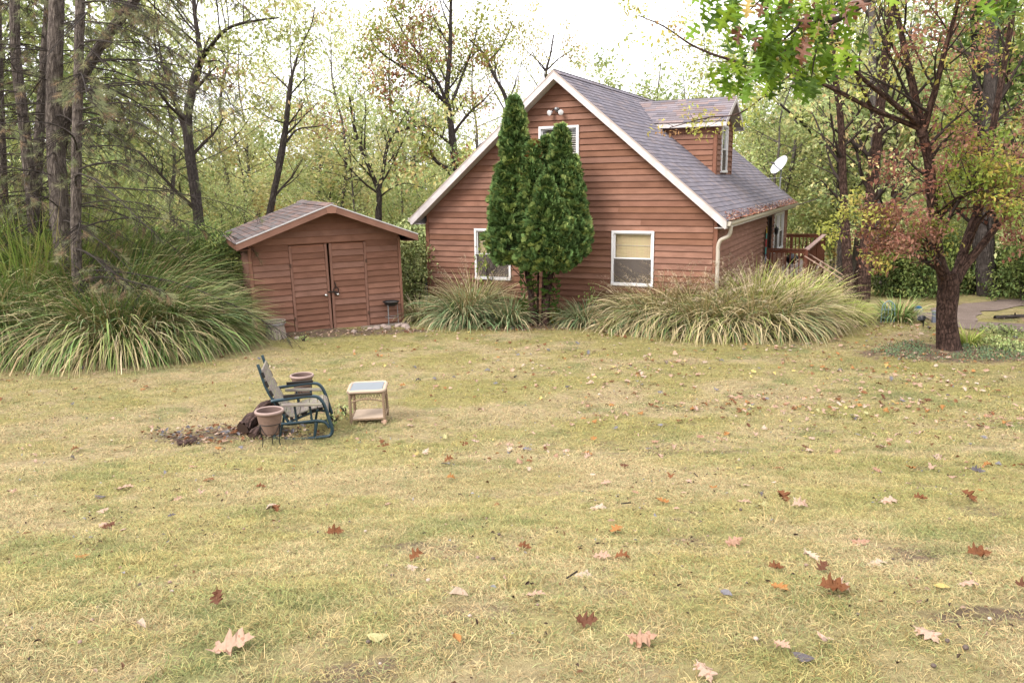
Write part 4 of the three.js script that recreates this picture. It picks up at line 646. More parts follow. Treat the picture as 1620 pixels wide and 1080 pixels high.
pine('mossy grey pine trunk with a bend near its foot', [[-10.54,1.98,-17.50], [-10.49,2.95,-17.50], [-10.45,4.69,-17.50], [-10.43,6.11,-17.50], [-10.10,8.70,-17.50]], 0.15, 0.09, { first: 2.8, gap: 0.5, per: 3, len: 2.6, sag: 0.35, bare: 0.75, twigs: 14 }, 204);
pine('narrow pine trunk between the bent one and the thick one', [[-11.05,2.19,-18.50], [-10.91,3.64,-18.50], [-10.55,5.45,-18.50], [-10.14,7.45,-18.50], [-9.88,8.99,-18.50]], 0.13, 0.08, { first: 3, gap: 0.6, per: 3, len: 2.4, sag: 0.3, bare: 0.6, twigs: 12 }, 205);
pine('pine trunk half hidden by leaves beyond the tall weeds', [[-12.15,1.86,-19.00], [-12.07,3.06,-19.00], [-11.90,4.81,-19.00], [-11.58,7.58,-19.00], [-11.35,9.16,-19.00]], 0.12, 0.08, { first: 3, gap: 0.6, per: 3, len: 2.6, sag: 0.3, bare: 0.6, twigs: 12, az: [-0.8, 1.2] }, 206);

// ---------- the wood behind ----------
function woodTree(name, label, category, seed, h, o) {
  const g = thing(name, label, category, [0, 0, 0], 0, 'trees of the wood behind the house'), r = RNG(seed), limbs = [], T = [];
  for (let i = 0; i <= 6; i++) T.push([(r() - 0.5) * 0.08 * h * i / 6, h * 0.92 * i / 6 - (i ? 0 : 0.6), (r() - 0.5) * 0.08 * h * i / 6]);
  limbs.push([T, 0.009 * h + 0.03, 0.025, 8, h * 0.14, 0.45]);
  const n = o.limbs || 9;
  for (let i = 0; i < n; i++) { const t = (o.start || 0.3) + (0.95 - (o.start || 0.3)) * i / n, a = i * 2.4 + r(), L = h * (0.16 + 0.2 * Math.sin(Math.PI * Math.min(1, (t - 0.15) * 1.15))) * (0.8 + 0.4 * r()), y = h * 0.92 * t, c = pointAt(T.map(V3), t), e = [c.x + Math.cos(a) * L, y + L * (0.35 + 0.5 * r()), c.z + Math.sin(a) * L]; limbs.push([[[c.x, y, c.z], [lerp(c.x, e[0], 0.5), lerp(y, e[1], 0.38), lerp(c.z, e[2], 0.5)], e], 0.014 + 0.0035 * h * (1 - t), 0.008, o.kids0 || 8, h * 0.13, 0.15]); }
  tree(g, limbs, { keep: 0.48, minTwig: 0.006, bark: barkPale, twig: twigGrey2, ...o, lift: 0.03 }, seed); return g;
}
const woodProtos = [
  woodTree('wood_tree', 'yellow green broadleaf tree in the wood behind', 'tree', 301, 11, { palette: YG, leaf: CL_BIG, scale: [0.8, 1.4], jit: 0.35, sites: 2 }),
  woodTree('wood_tree', 'fresh green broadleaf tree in the wood behind', 'tree', 302, 12, { palette: [[0.42, 0.48, 0.2, 3], [0.31, 0.39, 0.16, 3], [0.52, 0.52, 0.22, 1]], leaf: CL_BIG, scale: [0.8, 1.4], jit: 0.35, sites: 2, start: 0.22 }),
  woodTree('wood_tree', 'pale golden tree turning colour in the wood behind', 'tree', 303, 10, { palette: [[0.62, 0.57, 0.29, 3], [0.55, 0.56, 0.27, 3], [0.56, 0.38, 0.16, 0.7]], leaf: CL_BIG, scale: [0.8, 1.3], jit: 0.35, sites: 2, start: 0.18 }),
  woodTree('wood_tree', 'dull olive tree deep in the wood behind', 'tree', 304, 13, { palette: [[0.3, 0.35, 0.14, 3], [0.38, 0.42, 0.16, 2], [0.22, 0.28, 0.12, 1]], leaf: CL_BIG, scale: [0.9, 1.5], jit: 0.4, sites: 2, start: 0.2 }),
  woodTree('airy_wood_tree', 'tall airy tree with thin pale foliage', 'tree', 306, 14.5, { palette: [[0.5, 0.53, 0.26, 3], [0.42, 0.47, 0.22, 3], [0.55, 0.46, 0.24, 1.2]], leaf: CL_MID, scale: [0.9, 1.5], jit: 0.35, sites: 2, start: 0.3, keep: 0.5, limbs: 12, minTwig: 0.004 }),
  woodTree('young_tree', 'young bushy tree growing low in the wood behind', 'tree', 305, 6, { palette: [[0.45, 0.49, 0.21, 3], [0.33, 0.4, 0.17, 3], [0.56, 0.53, 0.22, 1.2]], leaf: CL_MID, scale: [1.0, 1.7], jit: 0.3, sites: 3, start: 0.08, limbs: 11, kids0: 6 }),
];
{
  const used = new Set(), r = RNG(404), WOOD = ['yellow green broadleaf tree', 'fresh green broadleaf tree', 'pale golden tree turning colour', 'dull olive tree', 'tall airy pale tree', 'young bushy tree'];
  const put = (k, px, d, s) => { const x = (px - 810) / 1265 * d, z = -d, y = H(x, z) - 0.1, turn = r() * 6.28; let o = woodProtos[k]; if (!used.has(k)) { used.add(k); o.position.set(x, y, z); o.rotation.y = turn; o.scale.setScalar(s); } else o = copyOf(o, [x, y, z], turn, s);
    const where = px < -60 ? 'beyond the left bank of grass' : px < 90 ? 'behind the thick pine' : px < 170 ? 'behind the slim pine' : px < 350 ? 'behind the crooked dark tree' : px < 500 ? 'behind the left slope of the shed roof' : px < 640 ? 'behind the right slope of the shed roof' : px < 1190 ? 'behind the house roof' : px < 1345 ? 'behind the deck' : px < 1480 ? 'behind the forked trunks' : px < 1680 ? 'behind the gnarled lawn tree' : 'beyond the gravel path';
    o.userData.label = WOOD[k] + ' ' + (d > 41 ? 'far ' : '') + where; };
  // nearer row: behind the pines, the shed and the house
  for (const [k, px, d, s] of [[5, 180, 24, 0.8], [3, 150, 30, 0.8], [1, 215, 34, 0.75], [5, 345, 28, 0.7], [2, 385, 36, 0.85], [0, 520, 38, 0.85], [2, 560, 34, 0.75], [5, 640, 31, 0.8], [0, 645, 40, 0.85], [5, 700, 38, 0.9], [1, 40, 27, 0.9], [3, -20, 24, 1], [3, 90, 34, 0.9], [5, 30, 22, 0.8], [5, 120, 21, 0.7],
    [1, 1235, 34, 0.8], [0, 1300, 37, 0.85], [2, 1262, 42, 0.95], [1, 1350, 38, 0.9], [0, 1405, 34, 0.85], [0, 1490, 38, 1.0], [1, 1545, 33, 0.9], [0, 1610, 30, 0.9], [3, 1645, 33, 1.0], [5, 1285, 36, 0.8], [5, 1425, 31, 0.7], [5, 1500, 24.5, 0.6], [5, 1640, 22, 0.8], [5, 1530, 31, 0.8], [3, 1385, 40, 1.2], [3, 1330, 44, 1.1],
    [2, 1190, 46, 0.8], [3, 1040, 62, 1.38], [3, 1085, 64, 1.33]]) put(k, px, d, s);
  for (const [px, d, s] of [[175, 33, 0.95], [235, 38, 1.05], [275, 31, 0.8], [365, 37, 1.0], [405, 43, 1.0], [505, 42, 0.95], [545, 36, 0.85], [635, 38, 0.9], [665, 44, 1.05], [765, 44, 1.0], [835, 48, 0.95], [1205, 40, 1.0], [1250, 37, 0.95], [1300, 43, 1.1], [1365, 36, 1.0], [1440, 40, 1.1], [1515, 36, 1.0], [1580, 42, 1.1]]) put(4, px, d, s);
  for (let i = 0; i < 26; i++) { const px = -120 + i * 35 + 20 * (r() - 0.5), d = 42 + 26 * r(), k = [0, 2, 1, 3, 2][Math.floor(r() * 5)], cap = px > 560 && px < 1180 ? 0.75 : 0.95; put(k, px, d, cap * (0.75 + 0.35 * r())); }
  for (let i = 0; i < 11; i++) put([0, 1, 2, 3][i % 4], 1200 + i * 46 + 20 * (r() - 0.5), 40 + 24 * r(), 0.95 + 0.3 * r());
  // the wood goes on to both sides of the view
  for (const [k, px, d, s] of [[3, -170, 22, 0.9], [1, -280, 28, 0.9], [0, -400, 32, 1], [5, -360, 19, 0.8], [2, -300, 38, 1], [0, 1760, 26, 1], [5, 1740, 20, 0.8], [1, 1850, 24, 1.1], [3, 1950, 28, 1.1], [5, 1900, 19, 0.9], [0, 2020, 22, 1], [2, 1820, 36, 1]]) put(k, px, d, s);
  // the far wood, one green mass
  const list = []; for (let i = 0; i < 5200; i++) { const a = -0.75 + 1.5 * r(), d = 72 + 45 * r(), x = Math.tan(a) * d, top = 8.5 + 5 * fbm(x * 0.09, d * 0.05, 7, 2) + (a > 0.3 ? 3 : 0), y = H(x, -d) + top * Math.sqrt(r()), c = pick([[0.5, 0.52, 0.2, 3], [0.4, 0.46, 0.18, 3], [0.58, 0.54, 0.22, 2], [0.33, 0.39, 0.18, 2]], clamp(fbm(x * 0.1, y * 0.15, 3, 2) * 1.6 - 0.3 + (r() - 0.5) * 0.3)); list.push({ p: V(x, y, -d), s: 1.2 + 1.1 * r(), c: [c[0], c[1], c[2]] }); }
  tag(instanced('far_wood', CL_FAR, leafSolid, list, scene, 'stuff'), 'pale green wooded mass in the far background', 'woods');
}

// ---------- fountain grasses ----------
const bladeMat = new THREE.MeshPhysicalMaterial({ color: 0xffffff, vertexColors: true, roughness: 0.7, transmission: 0.15, thickness: 0, side: THREE.DoubleSide, specularIntensity: 0.25 });
// one arching blade as a tapering strip
function blade(P, I, C, p0, az, el, len, k, w, col, segs, r, tipCol) {
  const base = P.length / 3; let p = p0.clone(), e = el, a = az; const n = V(-Math.sin(az), 0, Math.cos(az)), tw = (r() - 0.5) * 1.4;
  for (let i = 0; i <= segs; i++) {
    const t = i / segs, ww = w * 0.5 * (t < 0.12 ? 0.6 + 3.3 * t : 1.03 - Math.pow(t, 3)) , s = n.clone().multiplyScalar(Math.cos(tw * t)).add(V(0, Math.sin(tw * t), 0)).multiplyScalar(Math.max(0.0006, ww));
    P.push(p.x - s.x, p.y - s.y, p.z - s.z, p.x + s.x, p.y + s.y, p.z + s.z); const c = tipCol && t > 0.55 ? mixc(col, tipCol, (t - 0.55) / 0.45) : col; C.push(...c, ...c);
    e = el - k * Math.pow((i + 1) / segs, 1.35); p = p.clone().add(V(Math.cos(a) * Math.cos(e), Math.sin(e), Math.sin(a) * Math.cos(e)).multiplyScalar(len / segs));
  }
  for (let i = 0; i < segs; i++) { const q = base + i * 2; I.push(q, q + 1, q + 2, q + 2, q + 1, q + 3); }
}
const stripGeo = (P, I, C) => { const g = new THREE.BufferGeometry(); g.setAttribute('position', new THREE.Float32BufferAttribute(P, 3)); g.setAttribute('color', new THREE.Float32BufferAttribute(C, 3)); g.setIndex(I); g.computeVertexNormals(); return g; };
const G_GREEN = [[0.13, 0.22, 0.06, 3], [0.2, 0.31, 0.09, 3], [0.33, 0.39, 0.13, 2], [0.55, 0.46, 0.25, 1], [0.4, 0.3, 0.16, 0.5]], G_BLUE = [[0.15, 0.23, 0.1, 3], [0.23, 0.31, 0.15, 3], [0.4, 0.4, 0.21, 1.5], [0.6, 0.5, 0.3, 1.4], [0.34, 0.23, 0.13, 0.8]], G_TAN = [[0.62, 0.51, 0.29, 3], [0.5, 0.4, 0.22, 3], [0.34, 0.35, 0.12, 2.4], [0.2, 0.26, 0.07, 1.6], [0.68, 0.56, 0.37, 1.5]], G_LIME = [[0.38, 0.48, 0.09, 3], [0.47, 0.53, 0.13, 3], [0.58, 0.52, 0.2, 1.5], [0.2, 0.28, 0.05, 1.2]];
function fountain(label, n, Hh, R, pal, seed, o = {}) {
  const g = thing('fountain_grass', label, 'grass clump', [0, 0, 0], 0, o.group || 'fountain grass clumps'), r = RNG(seed), P = [], I = [], C = [];
  for (let i = 0; i < n; i++) {
    const az = r() * 6.283, b = Math.sqrt(r()) * R * 0.42, out = r(), lean = o.lean || [0, 0], L = Hh * (0.75 + 0.6 * r()) * (1 + 0.25 * out), el = 1.5 - 0.6 * out * out - 0.25 * r(), k = (o.droop || 1.9) * (0.45 + 0.75 * r()) * (0.6 + 0.5 * out), c = pick(pal, r()), kk = 0.8 + 0.4 * r();
    const flop = r() < 0.16;
    let a2 = az + (r() - 0.5) * (flop ? 2.6 : 1.1); if (lean[1]) { const dx = Math.cos(az) + Math.cos(lean[0]) * lean[1], dz = Math.sin(az) + Math.sin(lean[0]) * lean[1]; a2 = Math.atan2(dz, dx); }
    blade(P, I, C, V(Math.cos(az) * b, -0.02, Math.sin(az) * b), a2, flop ? el * (0.45 + 0.4 * r()) : el, flop ? L * (0.5 + 0.4 * r()) : L, k * (flop ? 1.3 : 1), (o.w || 0.019) * (0.7 + 0.6 * r()), [c[0] * kk, c[1] * kk, c[2] * kk], 7, r, r() < 0.3 ? [0.44 * kk, 0.34 * kk, 0.2 * kk] : null);
  }
  part('blades', stripGeo(P, I, C), bladeMat, g);
  if (o.plumes) {
    const P2 = [], I2 = [], C2 = [];
    for (let i = 0; i < o.plumes; i++) {
      const az = r() * 6.283, a = az, L = Hh * (1.15 + 0.4 * r()), el = 1.5 - 0.25 * r(), k = 0.75 + 0.8 * r(), p0 = V(Math.cos(az) * R * 0.2 * r(), 0, Math.sin(az) * R * 0.2 * r()), c = [0.42, 0.32, 0.2];
      blade(P2, I2, C2, p0, a, el, L, k, 0.006, c, 9, r);
      let p = p0.clone(), e = el; for (let s = 0; s < 18; s++) { const t = s / 18; e = el - k * Math.pow(t, 1.35); p.add(V(Math.cos(a) * Math.cos(e), Math.sin(e), Math.sin(a) * Math.cos(e)).multiplyScalar(L / 18)); if (t > 0.72) for (let q = 0; q < 7; q++) blade(P2, I2, C2, p, a + (r() - 0.5) * 2.2, e + (r() - 0.5) * 1.6, 0.05 + 0.05 * r(), 0.5, 0.005, [0.5, 0.4, 0.28], 2, r); }
    }
    part('plumes', stripGeo(P2, I2, C2), bladeMat, g);
  }
  return g;
}
const spotG = (g, [x, z], s = 1, turn = 0) => { g.position.set(x, H(x, z) - 0.02, z); g.scale.setScalar(s); g.rotation.y = turn; return g; };
const moreG = (g, [x, z], s, turn, label) => copyOf(g, [x, H(x, z) - 0.02, z], turn, s, label);
{
  // left bank, leaning down toward the lawn and the shed
  const bankL = 'long arching grass clump draping over the lawn edge left of shed', gp = 'grasses of the left bank';
  const A = fountain(bankL, 1000, 1.6, 0.9, G_GREEN, 501, { droop: 1.95, lean: [0.5, 0.8], group: gp, w: 0.021 }), B = fountain(bankL, 1000, 1.6, 0.9, [...G_GREEN.slice(0, 3), ...G_BLUE], 502, { droop: 2.0, lean: [0.9, 0.7], group: gp, w: 0.021 }), C = fountain(bankL, 900, 1.4, 0.9, G_TAN, 503, { droop: 2.2, lean: [1.2, 0.6], group: gp, w: 0.021 });
  const tall = fountain('tall upright weedy grass at the back of the left bank', 800, 2.2, 1.8, [[0.25, 0.36, 0.09, 3], [0.38, 0.46, 0.13, 3], [0.55, 0.5, 0.2, 1]], 504, { droop: 1.35, group: 'tall weeds of the left bank', w: 0.021 });
  spotG(A, [-6.14,-15.70], 0.68, 0.1); spotG(B, [-6.72,-15.54], 0.9, 0.2); spotG(C, [-7.32,-14.64], 0.95, 0.4);
  let i = 0;
  for (const [x, z, s, k] of [[-6.12, -16.26, 0.55, 0], [-6.9, -16.46, 0.85, 0], [-6.94, -15.36, 0.95, 1], [-7.1, -15.24, 0.95, 0], [-7.66, -14.98, 1.1, 0], [-8.21, -15.08, 1.05, 1], [-9.03, -15.0, 0.9, 2], [-9.81, -15.06, 1.0, 0], [-10.33, -14.9, 1.1, 0], [-7.69, -17.1, 1.05, 0], [-8.23, -17.14, 1.25, 1], [-8.27, -16.78, 1.35, 0], [-9.05, -16.82, 1.3, 0], [-8.96, -18.74, 1.4, 0], [-9.52, -18.78, 1.5, 1], [-8.28, -18.68, 1.1, 0], [-9.17, -15.92, 0.95, 0], [-11.22, -17.78, 1.55, 0], [-10.66, -18.34, 1.6, 0], [-9.86, -18.54, 1.6, 1], [-9.39, -19.16, 1.6, 0], [-8.67, -19.38, 1.25, 0], [-7.82, -19.22, 0.95, 0], [-12.99, -19.76, 1.75, 0], [-11.04, -19.9, 1.75, 0], [-9.98, -16.18, 1.2, 1], [-10.52, -15.88, 1.2, 2]]) moreG([A, B, C][k], [x, z], s, 0.5 * Math.sin(i++ * 2.3));
  spotG(tall, [-10.67,-17.34], 1.2, 0);
  for (const [x, z, s] of [[-10.76, -16.58, 1.1], [-10.23, -17.7, 1.15], [-12.58, -18.76, 1.3], [-11.86, -19.36, 1.35], [-10.7, -19.26, 1.15], [-13.16, -20.3, 1.35], [-10.65, -20.08, 1.25], [-11.89, -20.4, 1.4]]) moreG(tall, [x, z], s, i++ * 1.3);
  // beside the arborvitae and under the right window
  const m1 = fountain('rounded grey green grass clump under the left window', 1100, 0.95, 0.9, G_BLUE, 511, { droop: 2.5 }); spotG(m1, [-1.11,-18.08], 1.0);
  spotG(fountain('tan plumed grass clump against the house corner under left window', 700, 1.05, 0.8, G_TAN, 512, { droop: 1.7, plumes: 36 }), [-0.95, -18.75], 1.05);
  spotG(fountain('small green grass clump beside the gap between shed and house', 500, 0.7, 0.7, G_TAN, 513, { droop: 2.2 }), [-2.23,-18.84], 0.9);
  spotG(fountain('narrow grass tuft tight against the left of the arborvitae trunks', 380, 0.85, 0.5, G_BLUE, 514, { droop: 2.1 }), [-0.05, -17.75], 1);
  const m2 = fountain('low grass clump right of the arborvitae trunks', 600, 0.72, 0.6, G_BLUE, 515, { droop: 2.2 }); spotG(m2, [1.66,-17.60], 1);
  spotG(fountain('small blue green tuft at the foot of the wall right of the trunks', 300, 0.5, 0.4, G_GREEN, 516, { droop: 2 }), [1.10,-18.54], 1);
  spotG(fountain('small pale drooping tuft below the right window', 320, 0.62, 0.4, G_TAN, 517, { droop: 2.5 }), [2.26,-16.96], 1);
  // the big bed at the house corner
  const bed = 'tan and green fountain grass in the bed at the house corner', gb = 'fountain grasses at the house corner';
  const R1 = fountain(bed, 1000, 1.12, 0.9, G_TAN, 521, { droop: 2.3, plumes: 26, group: gb }), R2 = fountain(bed, 1000, 1.08, 0.9, [...G_TAN.slice(0, 3), ...G_BLUE.slice(0, 2)], 522, { droop: 2.4, plumes: 12, group: gb }), R3 = fountain('bright lime grass standing tall behind the corner bed', 900, 1.2, 0.8, G_LIME, 523, { droop: 1.7, group: 'lime grasses of the corner bed', plumes: 14 });
  spotG(R2, [3.06,-16.90], 0.9); spotG(R1, [4.04,-16.36], 1.0, 1); spotG(R3, [5.46,-17.28], 1.12);
  for (const [x, z, s, k] of [[3.51, -16.72, 0.95, 1], [2.94, -17.48, 0.95, 0], [3.99, -17.66, 1.15, 0], [4.53, -16.18, 0.95, 1], [5.07, -16.22, 1.05, 0], [5.66, -16.18, 0.98, 1], [6.3, -16.58, 0.8, 0], [4.7, -17.34, 1.15, 0], [5.95, -17.24, 1.1, 0], [6.48, -17.46, 1.0, 2], [5.12, -17.56, 1.1, 1], [7.07, -17.76, 0.75, 0], [7.62, -17.36, 0.45, 2], [3.49, -17.7, 1.1, 0]]) moreG([R1, R2, R3][k], [x, z], s, i++ * 1.7);
  spotG(fountain('small bright tuft of grass behind the lawn tree', 260, 0.42, 0.35, G_LIME, 531, { droop: 1.5, w: 0.012 }), [8.83,-14.82], 1);
  spotG(fountain('rank green grass at the corner of the wood by the trellis', 420, 0.6, 0.7, G_GREEN, 532, { droop: 1.8 }), [8.82,-17.62], 1);
}

// ---------- arborvitae against the gable ----------
{
  const a = thing('arborvitae', 'dense green multi stemmed arborvitae with pointed tips against the house wall', 'shrub', onG(ARB)), r = RNG(601);
  const frond = (() => { const g = new GB(), q = RNG(4); for (let i = 0; i < 13; i++) { const an = (i / 12 - 0.5) * 2.2, l = 0.075 * (1 - 0.35 * Math.abs(an)) * (0.8 + 0.4 * q()), d = V(Math.sin(an) * 0.8, 0.35 - 0.25 * Math.abs(an) + (q() - 0.5) * 0.5, Math.cos(an)).normalize(), o = V(Math.sin(an) * 0.02, 0, 0.02 * q()), s = V(Math.cos(an), (q() - 0.5) * 0.8, -Math.sin(an)).normalize().multiplyScalar(0.011), t = o.clone().addScaledVector(d, l), m = o.clone().addScaledVector(d, l * 0.6), k = 0.7 + 0.5 * q(), c = [k, k, k]; g.tri(o.toArray(), m.clone().add(s).toArray(), t.toArray(), undefined, undefined, undefined, c).tri(o.toArray(), t.toArray(), m.clone().sub(s).toArray(), undefined, undefined, undefined, c); } return g.geo; })();
  // spires: foot, top, widest radius (local metres), height of lowest foliage
  const b = V(...onG(ARB)), L = p => V(p[0] - b.x, p[1] - b.y, p[2] - b.z);
  const spires = [[[0.18,0.06,-17.75], [0.11,5.12,-17.70], 0.48, 1.40], [[0.38,0.11,-17.50], [0.51,4.17,-17.50], 0.41, 1.35], [[0.67,0.06,-17.70], [0.81,4.29,-17.75], 0.29, 1.40], [[0.96,0.08,-17.60], [1.13,4.52,-17.60], 0.45, 1.35], [[0.60,0.14,-17.30], [0.78,3.41,-17.20], 0.52, 1.30], [[1.18,0.09,-17.50], [1.37,3.84,-17.50], 0.41, 1.40], [[0.03,0.09,-17.60], [-0.11,3.73,-17.60], 0.47, 1.40], [[0.88,0.14,-17.30], [1.03,2.93,-17.20], 0.50, 1.30]];
  spires.forEach(([f, t, R, lo], si) => {
    const F = L(f), T = L(t), h = T.y, list = [], q = new THREE.Quaternion();
    const N = Math.round(1750 * h * R / 2);
    for (let i = 0; i < N; i++) {
      const u = Math.pow(r(), 0.85), y = lo + (h - lo) * u, ph = r() * 6.283, prof = R * Math.pow(Math.max(0, 1 - Math.max(0, u - 0.22) / 0.78), 0.72) * (0.55 + 0.45 * sstep(0, 0.18, u)) + 0.02;
      const bump = 0.3 + 1.25 * fbm(ph * 2.6 + si * 7, y * 4.6, 70 + si, 2), rr = prof * Math.min(1.12, bump) * (0.62 + 0.42 * Math.sqrt(r())), s = y / h, cx = lerp(F.x, T.x, s), cz = lerp(F.z, T.z, s), d = V(Math.cos(ph), 0.55 + 0.5 * r(), Math.sin(ph)).normalize();
      q.setFromUnitVectors(V(0, 0, 1), d); const q2 = q.clone().multiply(new THREE.Quaternion().setFromAxisAngle(V(0, 0, 1), r() * 6.283)), v = r(), k = 0.75 + 0.5 * r(), br = si === 1 && fbm(ph * 2, y * 1.5, 5, 2) > 0.6 && r() < 0.4;
      list.push({ p: V(cx + Math.cos(ph) * rr, y, cz + Math.sin(ph) * rr), s: 1.25 + 0.95 * r(), q: q2, c: (br ? [0.26, 0.14, 0.05] : v < 0.5 ? [0.11, 0.19, 0.06] : v < 0.75 ? [0.18, 0.28, 0.09] : [0.31, 0.39, 0.12]).map(x => x * k) });
    }
    instanced('crown', frond, leafSolid, list, a, 'stuff');
    // dense inner twigs, so that the crown is not hollow
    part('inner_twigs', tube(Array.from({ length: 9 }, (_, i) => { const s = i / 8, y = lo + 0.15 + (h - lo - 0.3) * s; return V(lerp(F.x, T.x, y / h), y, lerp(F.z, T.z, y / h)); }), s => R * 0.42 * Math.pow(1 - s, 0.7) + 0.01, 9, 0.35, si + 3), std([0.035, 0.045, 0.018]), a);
  });
  for (const [f, m, t, w] of [[[0.53,0.18,-17.75], [0.42,1.09,-17.70], [0.28,1.81,-17.70], 0.085], [[0.70,0.14,-17.75], [0.74,1.07,-17.80], [0.77,1.79,-17.80], 0.04], [[0.76,0.18,-17.70], [0.85,1.08,-17.70], [1.02,1.88,-17.60], 0.085], [[0.59,0.16,-17.85], [0.61,0.92,-17.85], [0.63,1.80,-17.80], 0.03]]) { const p = [L(f), L(m), L(t)]; p[0].y = -0.1; part('trunk', tube(curve(p, 10), s => lerp(w, w * 0.75, s), 9, 0.15, 4), barkBirch, a); }
  part('dead_twig', tube(curve([L([0.47,0.81,-17.60]), L([0.25,1.26,-17.50]), L([0.05,1.49,-17.40]), L([-0.11,1.77,-17.40])], 8), s => 0.014 - 0.008 * s, 5), twigMat, a);
  const skirt = []; for (let i = 0; i < 200; i++) { const k = i % 2, y = 0.3 + 1.1 * r(), ph = r() * 6.283, R = 0.16 * (0.5 + 0.7 * fbm(ph, y * 4, 9 + k, 2)), c = k ? L([0.90,0.81,-17.60]) : L([0.39,0.93,-17.60]); skirt.push({ p: V(c.x + Math.cos(ph) * R, y, c.z + Math.sin(ph) * R), s: 0.9 + 0.6 * r(), q: new THREE.Quaternion().setFromUnitVectors(V(0, 0, 1), V(Math.cos(ph), 0.6, Math.sin(ph)).normalize()), c: [0.075 + 0.05 * r(), 0.14 + 0.05 * r(), 0.04] }); }
  instanced('lower_sprays', frond, leafSolid, skirt, a, 'stuff');
}

// ---------- shrubs, weeds and climbers ----------
function shrub(name, label, category, pos, R, Hh, n, pal, leaf, seed, group, scale = [0.7, 1.3]) {
  const g = thing(name, label, category, pos, 0, group), r = RNG(seed), list = [], st = [];
  for (let i = 0; i < Math.max(5, n / 40); i++) { const a = r() * 6.283, e = V(Math.cos(a) * R * 0.8 * r(), Hh * (0.55 + 0.4 * r()), Math.sin(a) * R * 0.8 * r()); st.push(tube(curve([V(e.x * 0.15, -0.05, e.z * 0.15), V(e.x * 0.4, e.y * 0.5, e.z * 0.4), e], 5), s => 0.014 - 0.01 * s, 4)); }
  part('stems', merge(st), twigMat, g);
  for (let i = 0; i < n; i++) { const a = r() * 6.283, u = r(), rr = R * Math.sqrt(r()) * (0.55 + 0.6 * fbm(Math.cos(a) * 2 + 5, Math.sin(a) * 2 + u * 3, seed, 2)) * Math.sqrt(1 - u * u * 0.75), c = pick(pal, r()), k = 0.75 + 0.5 * r(); list.push({ p: V(Math.cos(a) * rr, Hh * (0.06 + 0.94 * u), Math.sin(a) * rr), s: lerp(...scale, r()), c: c.slice(0, 3).map(x => x * k) }); }
  instanced('foliage', leaf, leafSolid, list, g, 'stuff'); return g;
}
